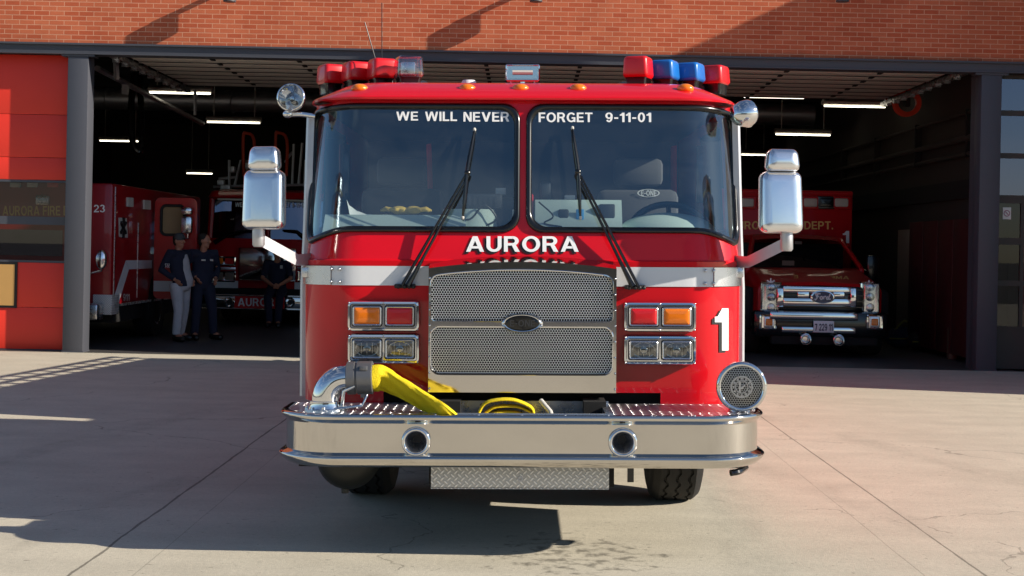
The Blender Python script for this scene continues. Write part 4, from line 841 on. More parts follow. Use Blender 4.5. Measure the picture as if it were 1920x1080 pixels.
b = MB(); b.tube(cat([T(1398, 876, 7.9), T(1385, 884, 7.8), T(1370, 887, 7.78)]), .018, 8); b.build('tow_hook', M['gloss'], eng); b = MB(); p = T(1182, 890, 8.3); b.box(p.x - .018, p.x + .018, 8.28, 8.32, p.z - .04, .52); b.build('bracket', M['gloss'], eng)
b = MB(); b.box(-1.0, 1.0, 9.45, 9.7, .42, .60, .03); b.box(-.45, -.33, 7.8, 18.8, .55, .8); b.box(.33, .45, 7.8, 18.8, .55, .8); b.box(-.5, .5, 7.9, 11.5, .33, .6); b.box(-1.19, 1.19, 7.8, 8.85, .45, .70);  b.build('chassis', M['dark'], eng)  # the wide front box is a hidden occluder shading the ground
b = MB(); b.box(-1.22, 1.22, 11.83, 12.52, .7, 1.28, .01); b.build('pump_panel', M['alu'], eng)
b = MB(); b.prism([(-1.22, 12.55, .75), (-1.22, 12.55, 2.42), (-1.22, 13.6, 2.42), (-1.22, 13.8, 2.20), (-1.22, 15.9, 2.12), (-1.22, 19.2, 1.92), (-1.22, 19.2, .75)], (2.44, 0, 0)); bd = b.build('hose_body', M['red'], eng)
for x in (-1.18, 1.18):
    b = MB()
    for dz in (.12, .27): b.tube([(x, 13.9, 2.19 + dz), (x, 15.9, 2.12 + dz), (x, 19.2, 1.92 + dz)], .032, 6)
    for k in range(14): y = 14 + k * .39; z = 2.19 - (y - 13.9) * .05; b.box(x - .02, x + .02, y - .05, y + .05, z - .03, z + .27)
    b.build('rack_rail', M['alu'], bd)

# ------------------------------------------------------------------ things lying on the engine
hs = on_engine('fire_hose', 'yellow fire hose with grey coupling running from the chrome elbow over the bumper', 'fire hose', (e1.x, D, .77))
b = MB(); b.lathe((e1.x, 7.66, e1.z), (1, 0, .03), [(.073, -.005), (.086, .0), (.086, .04), (.080, .043), (.080, .05), (.087, .054), (.087, .13), (.078, .134), (.07, .134)], 36)
for a in (20, 140, 260): b.box(e1.x + .07, e1.x + .11, 7.66 + math.cos(R(a)) * .09 - .012, 7.66 + math.cos(R(a)) * .09 + .012, e1.z + math.sin(R(a)) * .09 - .012, e1.z + math.sin(R(a)) * .09 + .012, .004)
b.build('coupling', M['couple'], hs, sharp=40)
ctr = [(699, 709, 7.66, .070, .066, 2.0), (712, 709, 7.66, .069, .055, 1.7), (724, 712, 7.655, .064, .034, 1.3), (742, 722, 7.64, .058, .022, 1.0), (762, 733, 7.61, .056, .017, .9), (784, 746, 7.58, .055, .015, .85), (806, 759, 7.54, .054, .014, .8), (822, 768, 7.50, .055, .013, .8), (830, 774, 7.462, .056, .013, .8), (838, 784, 7.47, .056, .013, .8), (848, 800, 7.52, .055, .013, .8)]
P = [T(c_[0], c_[1], c_[2]) for c_ in ctr]; rings = []
for i, (c_, p) in enumerate(zip(ctr, P)):
    t_ = (P[min(i + 1, len(P) - 1)] - P[max(i - 1, 0)]).normalized(); w_ = Vector((.1, -.30 - .05 * i, 1)); w_ = (w_ - t_ * w_.dot(t_)).normalized(); n_ = t_.cross(w_)
    ring_ = []
    for q_ in range(28):
        a = 2 * math.pi * q_ / 28; ca, sa = math.cos(a), math.sin(a); e_ = c_[5] / 2
        fold = (-.018 if 0 < i < 5 else -.006) * math.exp(-((ca - .15) / .22) ** 2) * (1 if sa < 0 else 0) * (0 if i == 0 else 1)
        ring_.append(p + w_ * (math.copysign(abs(ca) ** e_, ca) * c_[3] * (1 + .05 * math.sin(2.3 * i))) + n_ * (math.copysign(abs(sa) ** e_, sa) * c_[4] - fold + (.006 * math.sin(3.1 * ca * 3 + 1.9 * i) if i > 1 else 0)))
    rings.append(ring_)
fine = []
for i in range(len(rings) - 1):
    for k in range(5): fine.append([cat([rings[max(i - 1, 0)][j], rings[i][j], rings[i + 1][j], rings[min(i + 2, len(rings) - 1)][j]], 5)[5 + k] for j in range(28)])
b = MB(); b.loft(fine + [rings[-1]], True, True, True); b.build('hose_jacket', M['hose'], hs, sharp=80)
hp = on_engine('folded_hose', 'yellow hose folded into a low arch in the bumper tray', 'fire hose', (-.09, 7.7, .61))
p = T(948, 768, 7.7); b = MB()
for k, (r1, h1, ox) in enumerate(((.145, .088, 0), (.122, .052, .014), (.095, .02, .0))):
    arc = [Vector((p.x + ox + math.cos(a) * r1 + .006 * math.sin(5 * a + k), 7.72 + .012 * k, p.z - .035 + math.sin(a) ** .8 * h1)) for a in [math.pi * q_ / 20 for q_ in range(1, 20)]]
    arc = [arc[0] + Vector((.02, 0, -.10))] + arc + [arc[-1] + Vector((-.02, 0, -.10))]
    b.loft([[q_ + (q_ - Vector((p.x, 7.72, p.z - .10))).normalized() * (.008 * math.cos(a)) + Vector((0, .055 * math.sin(a), 0)) for a in [2 * math.pi * j / 14 for j in range(14)]] for q_ in arc], True, True, True)
b.box(p.x - .2, p.x + .2, 7.55, 7.85, .607, .66, .03); b.build('hose_fold', M['hose'], hp, sharp=60)
hb = on_engine('valve_bar', 'short pale bar lying in the bumper tray beside the folded hose', 'bar', (.12, 7.7, .65)); b = MB(); b.tube([T(1014, 751, 7.75), T(1032, 772, 7.68), T(1040, 800, 7.65)], .013, 10); b.build('rod', M['bgwhite'], hb)
g_ = on_engine('paper_sheet', 'curled white paper sheet on the dashboard', 'paper', (-.92, 8.4, 1.8)); b = MB(); pts = [(650, 374, 8.36), (655, 385, 8.36), (668, 394, 8.36), (685, 401, 8.36), (708, 404, 8.37), (725, 401, 8.4)]
b.loft([[T(px, py, d), T(px + 6, 404, d - .05)] for px, py, d in pts], False); b.build('sheet', M['paper'], g_)
def glove(px, lab, flip):
    t = on_engine('work_glove', lab, 'glove', T(px, 402, 8.4), 'gloves on the dashboard'); m_ = MB(); p = T(px, 394, 8.4); s = flip
    m_.ell(p, (.05, .04, .024), 14, 10); m_.ell(p + Vector((-.055 * s, .01, -.004)), (.035, .035, .02), 12, 8)
    for k in range(4): m_.tube([p + Vector((.03 * s, -.03 + .02 * k, 0)), p + Vector((.075 * s, -.035 + .024 * k, .006 * (k % 2) + .004)), p + Vector(((.105 - .01 * abs(k - 1)) * s, -.03 + .024 * k, -.006))], [.013, .012, .009], 8)
    m_.tube([p + Vector((0, -.03, 0)), p + Vector((.03 * s, -.06, .004)), p + Vector((.05 * s, -.065, .0))], [.014, .012, .009], 8)
    ob = m_.build('glove_leather', M['glove'], t, sharp=70); md = ob.modifiers.new('join', 'REMESH'); md.mode = 'VOXEL'; md.voxel_size = .005; md.use_smooth_shade = True
glove(748, 'yellow leather glove lying left on the dashboard', -1); glove(775, 'yellow leather glove lying right beside the wiper arm', 1)

# ------------------------------------------------------------------ ambulance in the bay at the right
AX = W(1540, 590, 22.8).x
am = thing('ambulance', 'red ambulance with chrome grille parked in the bay at the right', 'ambulance', (AX, 26, 0))
BXD = 26.2
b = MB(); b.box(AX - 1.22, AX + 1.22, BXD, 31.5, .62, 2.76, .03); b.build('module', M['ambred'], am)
b = MB(); 
for z in (2.70,): b.box(AX - 1.215, AX + 1.215, BXD - .012, BXD - .001, z, z + .025)
b.build('module_trim', M['ambred'], am)
for px, k in ((1400, 'w'), (1437, 'r'), (1480, 'w'), (1519, 'w'), (1548, 'k'), (1577, 'w')):
    p = W(px, 380, BXD); q = MB(); rrstack(q, p.x - .17, p.z - .12, p.x + .17, p.z + .12, .03, [(0, BXD - .002), (.01, BXD - .03), (.03, BXD - .034)]); o = q.build('warning_lamp', M['ambred'] if k != 'k' else M['gloss'], am)
    q = MB(); rrstack(q, p.x - .12, p.z - .075, p.x + .12, p.z + .075, .03, [(0, BXD - .034), (.01, BXD - .05), (.04, BXD - .055)]); q.build('lens', M['bgwhite'] if k == 'w' else (M['redlens'] if k == 'r' else M['gloss']), o)
FA = lambda px, py: W(px, py, BXD - .006)
b = MB(); text(b, 'AURORA FIRE DEPT.', (1367, 415, 1562, 430), FA); b.build('lettering', M['gold'], am)
b = MB(); text(b, '1', (1580, 433, 1592, 456), FA); b.build('lettering', M['letter'], am)
# cab
def usec(y, w, zt, z0, r=.14, crown=.03):
    pts = [Vector((AX - w, y, z0))]
    for k in range(7): a = math.pi / 2 * k / 6; pts.append(Vector((AX - w + r - r * math.cos(a), y, zt - r + r * math.sin(a))))
    pts.append(Vector((AX, y, zt + crown)))
    for k in range(7): a = math.pi / 2 * (1 - k / 6); pts.append(Vector((AX + w - r + r * math.cos(a), y, zt - r + r * math.sin(a))))
    return pts + [Vector((AX + w, y, z0))]
b = MB(); b.loft([usec(22.92, .93, 1.10, .62, .1), usec(22.96, .97, 1.15, .62, .12), usec(23.2, 1.0, 1.20, .62), usec(23.7, 1.0, 1.28, .62), usec(24.15, .99, 1.36, .62)], False)
b.loft([usec(24.15, .99, 1.36, .62), usec(24.4, .97, 1.38, .62, .1, .01)], False)
for s in (-1, 1):
    b.box(AX + s * .90, AX + s * .985, 24.2, 26.19, .6, 1.40, .02); b.tube([(AX + s * .94, 24.25, 1.38), (AX + s * .76, 24.95, 1.86), (AX + s * .76, 26.18, 1.90)], .045, 8)
b.loft([[Vector((AX - .78, y, z - .04)), Vector((AX - .60, y, z)), Vector((AX, y, z + .03)), Vector((AX + .60, y, z)), Vector((AX + .78, y, z - .04))] for y, z in ((24.93, 1.86), (25.1, 1.91), (26.18, 1.95))], False)
b.build('cab_body', M['ambred'], am)
b = MB(); b.loft([[Vector((AX - .91, 24.22, 1.385)), Vector((AX - .45, 24.13, 1.40)), Vector((AX + .45, 24.13, 1.40)), Vector((AX + .91, 24.22, 1.385))], [Vector((AX - .74, 24.93, 1.84)), Vector((AX - .36, 24.86, 1.87)), Vector((AX + .36, 24.86, 1.87)), Vector((AX + .74, 24.93, 1.84))]], False); b.build('windscreen', M['doorglass'], am)
b = MB(); b.box(AX - .9, AX + .9, 25.4, 25.5, .8, 1.8, .05); b.box(AX - .88, AX + .88, 24.4, 24.9, 1.2, 1.36, .03); b.build('cabin', M['cabin'], am)
b = MB(); b.box(AX - .35, AX - .15, 24.35, 24.37, 1.42, 1.50); b.box(AX - .06, AX + .06, 24.82, 24.84, 1.78, 1.83); b.build('paper', M['bgwhite'], am)
b = MB(); b.box(AX - .70, AX + .70, 22.90, 22.98, .66, 1.12, .03)
for k in range(5): b.box(AX - .68, AX + .68, 22.885, 22.9, .70 + k * .09, .715 + k * .09)
gb = b.build('grille', M['gloss'], am)
b = MB()
for y0, y1 in ((539, 549), (561, 573)): a, c = W(1468, y1, 22.86), W(1598, y0, 22.86); b.box(a.x, c.x, 22.84, 22.89, a.z, c.z, .012)
for px in (1463, 1600): a = W(px, 556, 22.86); b.box(a.x - .05, a.x + .05, 22.83, 22.89, a.z - .17, a.z + .13, .015)
for px in (1506, 1573): a = W(px, 553, 22.85); b.box(a.x - .09, a.x + .09, 22.835, 22.85, a.z - .05, a.z + .05, .012)
b.build('grille_bar', M['chrome'], gb)
p = W(1542.5, 557, 22.82); b = MB(); n = 32
b.loft([[Vector((p.x + math.cos(2 * math.pi * k / n) * .19 * s, y, p.z + math.sin(2 * math.pi * k / n) * .10 * s)) for k in range(n)] for s, y in ((1, 22.84), (1, 22.815), (.9, 22.81))], True, False, True); b.build('badge', M['chrome'], gb)
b = MB(); b.loft([[Vector((p.x + math.cos(2 * math.pi * k / n) * .19 * s, y, p.z + math.sin(2 * math.pi * k / n) * .10 * s)) for k in range(n)] for s, y in ((.86, 22.809), (.84, 22.806))], True, False, True); b.build('badge_field', mat('deep_blue_enamel', (24, 40, 88), .3, coat=.5), gb)
b = MB(); cp = lambda pts: [Vector((p.x + x * .13, 22.80, p.z + z * .13)) for x, z in pts]
for pts in (((-.62, .42), (-.9, .3), (-.75, .1)), ((-.95, .42), (-.3, .40)), ((-.62, .4), (-.72, -.1), (-.9, -.35), (-1.0, -.2)), ((-.85, .05), (-.45, .06)), ((-.2, .1), (-.35, -.1), (-.2, -.28), (-.02, -.1), (-.2, .1)), ((.05, .1), (.1, -.26)), ((.1, 0), (.28, .1), (.34, .02)), ((.62, .08), (.42, -.1), (.52, -.27), (.68, -.1), (.88, .42)), ((.70, -.05), (.72, -.25), (.9, -.2))): b.tube(cat(cp(pts), 4), .011, 5)
b.build('lettering', M['letter'], gb)
for x0, x1 in ((1425, 1466), (1612, 1649)):
    a, c = W(x0, 588, 22.95), W(x1, 529, 22.95); q = MB(); rrstack(q, a.x, a.z, c.x, c.z, .03, [(0, 23.05), (0, 22.92), (.02, 22.90), (.03, 22.91)], True); o = q.build('headlight', M['chrome'], am)
    for z0, z1 in ((.06, .34), (.40, .66), (.72, .95)):
        q = MB(); H = c.z - a.z; q.ell(((a.x + c.x) / 2, 22.905, a.z + H * (z0 + z1) / 2), (.07, .02, H * (z1 - z0) / 2), 16, 8); q.build('bulb', M['alu'], o)
    q = MB(); rrstack(q, a.x + .02, a.z + .02, c.x - .02, c.z - .02, .025, [(0, 22.90), (.02, 22.875), (.06, 22.87)], True); q.build('lens', M['clear'], o, sharp=60)
b = MB()
for y0, y1, x0, x1, D in ((588, 598, 1426, 1626, 22.62), (615, 623, 1448, 1622, 22.62)):
    a, c = W(x0, y1, D), W(x1, y0, D); b.box(a.x + .14, c.x - .14, D - .02, D + .14, a.z, c.z, .02)
for s, px in ((-1, 1440), (1, 1641)):
    a = W(px, 604, 22.63); rrstack(b, a.x - .13, a.z - .12, a.x + .13, a.z + .12, .03, [(0, 22.72), (0, 22.63), (.02, 22.615), (.035, 22.63)], True)
b.build('bumper', M['chrome'], am)
b = MB(); a, c = W(1412, 630, 22.66), W(1668, 587, 22.66); b.box(a.x, c.x, 22.655, 22.95, a.z, c.z, .06); b.build('bumper_shell', M['gloss'], am)
for px in (1442, 1640):
    a = W(px, 604, 22.63); q = MB(); rrstack(q, a.x - .085, a.z - .085, a.x + .085, a.z + .085, .02, [(0, 22.64), (.0, 22.63), (.02, 22.625)]); o = q.build('fog_lamp', M['alu'], am)
    q = MB(); rrstack(q, a.x - .055, a.z - .055, a.x + .055, a.z + .055, .02, [(0, 22.626), (.015, 22.615)]); q.build('lens', M['amber'], o)
b = MB(); a, c = W(1445, 645, 22.75), W(1645, 598, 22.75); b.box(a.x, c.x, 22.70, 22.9, a.z, c.z, .03)
for s in (-1, 1): b.box(AX + s * .95, AX + s * 1.17, 23.2, 24.3, .40, 1.08, .1)
b.box(AX - 1.0, AX + 1.0, 23.0, 31, .3, .62); b.build('valance', M['dark'], am)
a, c = W(1525, 623, 22.58), W(1564, 602, 22.58); b = MB(); b.box(a.x, c.x, 22.58, 22.59, a.z, c.z, .004); pl = b.build('licence_plate', M['white'], am)
b = MB(); text(b, '7 229 11', (1528, 607, 1561, 620), lambda x, y: W(x, y, 22.577)); b.build('lettering', mat('dark_blue_print', (30, 34, 70), .5), pl)
for px, py in ((1511, 636), (1573, 638)):
    a = W(px, py, 22.55); q = MB(); q.lathe(a, (0, -1, 0), [(.03, -.2), (.05, -.06), (.085, .0), (.09, .01), (.082, .014), (.06, -.01), (.035, -.08), (0, -.08)], 24); q.build('horn', M['chrome'], am, sharp=70)
def tyre(par, x, y, r, w, mt=None):
    q = MB(); h = w / 2; q.lathe((x, y, r), (1, 0, 0), [(r * .55, -h + .02), (r * .8, -h), (r * .95, -h + .02), (r, -h + .06), (r, h - .06), (r * .95, h - .02), (r * .8, h), (r * .55, h - .02)], 40); o = q.build('wheel', M['tyre'], par, sharp=30)
    q = MB(); q.lathe((x, y, r), (1, 0, 0), [(0, h - .08), (r * .3, h - .05), (r * .56, h - .01)], 24); q.lathe((x, y, r), (-1, 0, 0), [(0, h - .08), (r * .3, h - .05), (r * .56, h - .01)], 24); q.build('rim', M['alu'], o)
for s in (-1, 1): tyre(am, AX + s * .98, 23.75, .44, .3); tyre(am, AX + s * .95, 29.0, .44, .5)
for s in (-1, 1):
    q = MB(); q.box(AX + s * 1.2 - .1, AX + s * 1.2 + .1, 24.5, 24.62, 1.18, 1.62, .04); q.tube([(AX + s * .9, 24.6, 1.35), (AX + s * 1.2, 24.6, 1.35)], .025, 8); q.build('side_mirror', M['gloss'], am)
hood = lambda px, py: (lambda D: Vector((W(px, py, D).x, D, 1.205 + (D - 23.2) * .165 + .014)))(23.25 + (519 - py) / 6 * .3)
b = MB(); text(b, 'AMBULANCE', (1592, 513.5, 1488, 519), hood, lift=(0, 0, .0004)); b.build('lettering', M['gold'], am)
for px in (1445, 1629):
    b = MB(); c = W(px, 520, 22.93); c = Vector((c.x, 22.95, 1.155))
    for k in range(3): b.tube([c + Vector((math.cos(k * 1.047 + .52) * .07, -.03, math.sin(k * 1.047 + .52) * .07)), c - Vector((math.cos(k * 1.047 + .52) * .07, .03, math.sin(k * 1.047 + .52) * .07))], .014, 5)
    b.build('star_mark', M['letter'], am)

# ------------------------------------------------------------------ fire engine inside the left bay
ED = 29.0; EX = W(501, 460, ED).x
e2 = thing('fire_engine', 'dark red fire engine parked deep in the garage behind the seated man', 'fire engine', (EX, 32, 0))
z_ = lambda py, D=ED: W(501, py, D).z
b = MB(); hw = 1.22
def ring2(z, w, y0, r): 
    pts = []
    for k in range(9): a = math.pi / 2 * (1 - k / 8); pts.append(Vector((EX - (w - r) - r * math.sin(a), y0 + r * (1 - math.cos(a)), z)))
    for k in range(9): a = math.pi / 2 * k / 8; pts.append(Vector((EX + (w - r) + r * math.sin(a), y0 + r * (1 - math.cos(a)), z)))
    return [Vector((EX - w, 36, z))] + pts + [Vector((EX + w, 36, z))]
b.loft([ring2(z, hw, ED, .2) for z in (.72, z_(546), z_(528), z_(470), z_(448))], False)
b.loft([ring2(z_(375), hw - .03, ED + .08, .2), ring2(z_(371), hw, ED + .0, .2), ring2(z_(360), hw - .05, ED + .05, .2), ring2(z_(355), hw - .2, ED + .3, .2)], False, False, True)
for s in (-1, 1): b.tube([(EX + s * (hw - .06), ED + .12, z_(450)), (EX + s * (hw - .08), ED + .16, z_(374))], .06, 8); b.box(EX + s * (hw - .06), EX + s * hw, ED + 1.2, 36, z_(450), z_(372))
b.tube([(EX, ED + .04, z_(450)), (EX, ED + .08, z_(374))], .04, 8)
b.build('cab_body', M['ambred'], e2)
b = MB(); b.loft([[Vector((EX + x, ED + (.1 if abs(x) > 1 else .02), z_(449))) for x in (-1.16, -.9, 0, .9, 1.16)], [Vector((EX + x, ED + (.16 if abs(x) > 1 else .09), z_(375))) for x in (-1.14, -.9, 0, .9, 1.14)]], False); b.build('windscreen', M['mirrorglass'], e2)
b = MB(); b.box(EX - 1.16, EX + 1.16, ED + 1.6, ED + 1.7, .8, z_(374)); b.box(EX - 1.15, EX + 1.15, ED + .3, ED + .8, z_(452), z_(436), .03); b.build('cabin', M['cabin'], e2)
b = MB(); b.box(EX - 1.0, EX + 1.0, ED - .012, ED + .02, z_(377), z_(373.5)); b.build('visor_strip', M['bgwhite'], e2)
b = MB(); text(b, 'WE WILL NEVER FORGET 9-11-01', (441, 379.5, 573, 388), lambda x, y: W(x, y, ED - .005)); b.build('lettering', M['letter'], e2)
b = MB(); b.box(EX - hw + .03, EX - .56, ED - .006, ED + .01, z_(546), z_(528)); b.build('stripe', M['white'], e2); b = MB(); b.box(EX + .56, EX + hw - .03, ED - .006, ED + .01, z_(546), z_(528)); b.build('stripe', M['white'], e2)
b = MB(); a, c = W(447, 526, ED - .1), W(555, 466, ED - .1); b.box(a.x, c.x, ED - .10, ED + .1, a.z, c.z, .02); b.box(a.x + .05, c.x - .05, ED - .105, ED - .10, (a.z + c.z) / 2 - .03, (a.z + c.z) / 2); b.build('grille', M['polish'], e2)
for x0, x1 in ((398, 442), (558, 602)):
    for y0, y1, ks in ((481, 498, ('amber', 'redlens') if x0 < 500 else ('redlens', 'amber')), (508, 528, ('smoke', 'smoke'))):
        a, c = W(x0, y1, ED - .05), W(x1, y0, ED - .05); q = MB(); rrstack(q, a.x, a.z, c.x, c.z, .03, [(0, ED), (0, ED - .04), (.02, ED - .05), (.03, ED - .045)]); o = q.build('lamp_cluster', M['chrome'], e2); m_ = (a.x + c.x) / 2
        for k, (u0, u1) in enumerate(((a.x + .04, m_ - .015), (m_ + .015, c.x - .04))):
            q = MB(); rrstack(q, u0, a.z + .035, u1, c.z - .035, .02, [(0, ED - .046), (.01, ED - .06)]); q.build('lens', M[ks[k]] if ks[k] != 'smoke' else bpy.data.materials['dim_reflector'], o)
for x0, x1 in ((400, 442), (558, 600)): b = MB(); a, c = W(x0, 506, ED - .03), W(x1, 501, ED - .03); b.box(a.x, c.x, ED - .03, ED, a.z, c.z, .01); b.build('trim_bar', M['alu'], e2)
BD = 28.3; zb = lambda py: W(487, py, BD).z
b = MB(); b.box(EX - 1.25, EX + 1.25, BD, BD + .5, zb(580), zb(555), .03); b.box(EX - 1.27, EX + 1.27, BD - .02, BD + .5, zb(581), zb(578), .01); b.box(EX - 1.27, EX + 1.27, BD - .02, BD + .5, zb(556), zb(553), .01); bp = b.build('bumper', M['polish'], e2)
a, c = W(440, 577, BD - .01), W(534, 557, BD - .01); b = MB(); b.box(a.x, c.x, BD - .012, BD - .002, a.z, c.z); b.build('name_board', M['redlens'], bp)
b = MB(); text(b, 'AURORA', (446, 559, 529, 574), lambda x, y: W(x, y, BD - .015)); b.build('lettering', M['letter'], bp)
for px in (430, 544):
    a = W(px, 567, BD - .02); q = MB(); q.lathe(a, (0, -1, 0), [(.09, -.015), (.10, .02), (.085, .03), (.065, 0), (.05, -.012)], 24); o = q.build('horn', M['chrome'], bp, sharp=70); q = MB(); q.lathe(a, (0, -1, 0), [(0, -.01), (.07, -.01)], 20); q.build('horn_throat', M['ink'], o)
b = MB(); b.box(EX - 1.0, EX + 1.0, BD + .5, 36, .35, .71); b.build('chassis', M['dark'], e2)
for s in (-1, 1): tyre(e2, EX + s * 1.0, 30.6, .52, .32)
for pts in (((402, 455), (428, 440), (455, 433), (490, 434)), ((575, 450), (556, 434), (530, 432))):
    q = MB(); q.tube([W(x, y, ED - .06) for x, y in pts], [.05, .035, .02, .015][:len(pts)], 8); q.build('wiper', M['gloss'], e2)
# its open door, mirror and the gear on its roof
RD = 30.2
for pts in ([(457, 330), (456, 258), (462, 250), (476, 262), (476, 330)], [(517, 330), (517, 256), (522, 249), (538, 262), (537, 330)]):
    q = MB(); q.tube(cat([W(x, y, RD) for x, y in pts], 4), .032, 8); q.build('roof_hoop', M['orange'], e2)
b = MB()
for pts in ([(548, 345), (551, 270)], [(560, 345), (567, 268)], [(573, 300), (571, 350)], [(534, 305), (548, 285)], [(410, 335), (445, 332)], [(430, 350), (430, 300)], [(440, 348), (452, 300)], [(400, 350), (600, 346)], [(463, 300), (463, 325)]): q_ = [W(x, y, RD + .1) for x, y in pts]; b.tube(q_, .03, 6)
for px, py, w_ in ((415, 343, .14), (436, 318, .11), (465, 312, .09), (424, 352, .2)): p = W(px, py, RD); b.box(p.x - w_ / 2, p.x + w_ / 2, RD - .1, RD + .1, p.z - .06, p.z + .06, .02)
b.build('roof_gear', M['cast'], e2)

# ------------------------------------------------------------------ rescue truck behind the left column
RX = -6.18; VD = 22.0
rt = thing('rescue_truck', 'dark red rescue truck numbered 23 standing behind the left column', 'rescue truck', (RX - 1.22, 24, 0))
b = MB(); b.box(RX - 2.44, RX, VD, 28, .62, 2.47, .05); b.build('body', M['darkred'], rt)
FV = lambda px, py: W(px, py, VD - .004)
b = MB(); text(b, 'AURORA FIRE DEPT.', (5, 386, 163, 404), FV); b.build('lettering', M['gold'], rt)
b = MB(); text(b, '23', (176, 384, 197, 398), FV); b.build('lettering', M['letter'], rt)
def SV(px, py, off=.004):
    dx, dy = px - VX, py - VY; D = (RX + off) * F / (dx + TH * dy); return W(px, py, D)
b = MB(); b.add([SV(*p) for p in ((210, 577), (220, 577), (242, 505), (236, 488), (212, 562))], [(0, 1, 2, 3, 4)]); b.add([SV(*p) for p in ((242.2, 505), (285, 503), (285, 488), (236.2, 488))], [(0, 1, 2, 3)]); b.build('stripe', M['white'], rt)
b = MB(); text(b, '911', (231, 551, 243, 564), lambda x, y: SV(x, y, .006), lift=(.0003, 0, 0)); b.build('lettering', M['bgwhite'], rt)
b = MB(); b.add([SV(*p) for p in ((222, 408), (238, 409), (240, 446), (223, 444))], [(0, 1, 2, 3)]); em = b.build('emblem', M['bgwhite'], rt)
b = MB(); c = SV(231, 427, .012)
for k in range(3): v = Vector((0, math.cos(k * 1.047 + .52) * .16, math.sin(k * 1.047 + .52) * .16)); b.tube([c + v, c - v], .03, 5)
b.build('star_mark', M['ink'], em)
for pts in (((237, 370), (247, 371), (247, 388), (237, 387)), ((268, 375), (280, 376), (280, 393), (268, 392))):
    q = MB(); f_ = [SV(*p) for p in pts]; q.loft([f_, [p + Vector((.03, 0, 0)) for p in f_]], True, False, True); q.build('side_lamp', M['bgwhite'], rt)
b = MB(); b.box(RX, RX + .012, VD + .1, VD + .13, .7, 2.42); b.box(RX, RX + .012, 23.45, 23.47, .7, 1.9); b.box(RX - .1, RX + .015, VD + .12, 28, .60, .64); b.build('trim', M['alu'], rt)
b = MB(); a, c = W(173, 590, VD - .03), W(209, 553, VD - .03); b.box(a.x, RX + .012, VD - .012, VD + .4, a.z, c.z, .01); b.build('corner_plate', M['tread_front'], rt)
b = MB(); b.box(RX - 2.4, RX - .1, VD - .35, VD - .02, .42, .66, .03); b.build('bumper', M['alu'], rt)
b = MB(); b.ell(W(190, 487, 21.75), (.085, .07, .15), 18, 12); b.tube([W(190, 498, 21.8), W(190, 507, 21.8), W(172, 512, 21.98)], .02, 8); b.build('mirror', M['mirrorchrome'], rt, sharp=70)
for px in (30, 62, 100): q = MB(); p = FV(px, 347); q.box(p.x - .08, p.x + .08, VD - .05, VD - .005, p.z - .035, p.z + .035, .012); q.build('warning_lamp', M['redlens'] if px > 80 else M['bgwhite'], rt)
a, c = W(69, 384, VD), W(94, 367, VD); q = MB(); q.box(a.x, c.x, VD - .06, VD - .005, a.z, c.z, .015); o = q.build('scene_lamp', M['alu'], rt)
q = MB(); q.box(a.x + .02, c.x - .02, VD - .07, VD - .061, a.z + .02, c.z - .02, .003); q.build('lens', M['clear'], o)
b = MB(); a, c = W(0, 478, VD), W(118, 432, VD); b.box(a.x - .4, c.x, VD - .01, VD - .003, a.z, c.z); b.build('windscreen', M['mirrorglass'], rt)
b = MB(); b.box(RX - 2.3, RX - .06, VD + .3, 28, .35, .60); b.lathe((RX - .2, 24.75, .56), (1, 0, 0), [(0, .212), (.56, .212), (.56, .0)], 32); b.build('wheel_arch', M['dark'], rt)
tyre(rt, RX - .14, 24.75, .48, .34)

# its open door
DD = 24.3; a, c = W(287, 560, DD), W(370, 372, DD); b = MB(); wa, wc = W(302, 440, DD), W(346, 386, DD)
annulus(b, [(x, z) for x, z in rr(wa.x, wa.z, wc.x, wc.z, .08, 5)], rr(a.x, a.z, c.x, c.z, .10, 5), lambda u, v: Vector((u, DD, v)), 1)
annulus(b, [(x, z) for x, z in rr(wa.x, wa.z, wc.x, wc.z, .08, 5)], rr(a.x, a.z, c.x, c.z, .10, 5), lambda u, v: Vector((u, DD + .05, v)), 1)
lp = rr(a.x, a.z, c.x, c.z, .10, 5); b.loft([[Vector((x, DD, z)) for x, z in lp], [Vector((x, DD + .05, z)) for x, z in lp]])
o = b.build('door', mat('door_red', (190, 34, 26), .4, coat=.4), rt)
b = MB(); b.add([Vector((x, DD + .03, z)) for x, z in rr(wa.x, wa.z, wc.x, wc.z, .08, 5)], [tuple(range(24))]); b.build('pane', M['tan'], o)  # opaque tan sheet in the window opening
b = MB(); b.tube([Vector((x, DD, z)) for x, z in rr(wa.x, wa.z, wc.x, wc.z, .08, 5)] + [Vector((wa.x + wc.x - wa.x, DD, wc.z - .08))], .025, 6, False); b.build('window_seal', M['black'], o)
b = MB(); q0, q1 = W(288, 546, DD), W(368, 528, DD); b.box(q0.x, q1.x, DD - .006, DD - .001, q0.z, q1.z); b.build('stripe', M['white'], o)
b = MB()
for y0, y1 in ((438, 405), (403, 388)): q0, q1 = W(340, y0, 24.18), W(362, y1, 24.18); b.box(q0.x, q1.x, 24.10, 24.22, q0.z, q1.z, .05)
b.tube([W(352, 436, 24.2), W(352, 445, 24.2), W(345, 448, 24.29)], .025, 8); b.build('mirror', M['mirrorchrome'], rt)
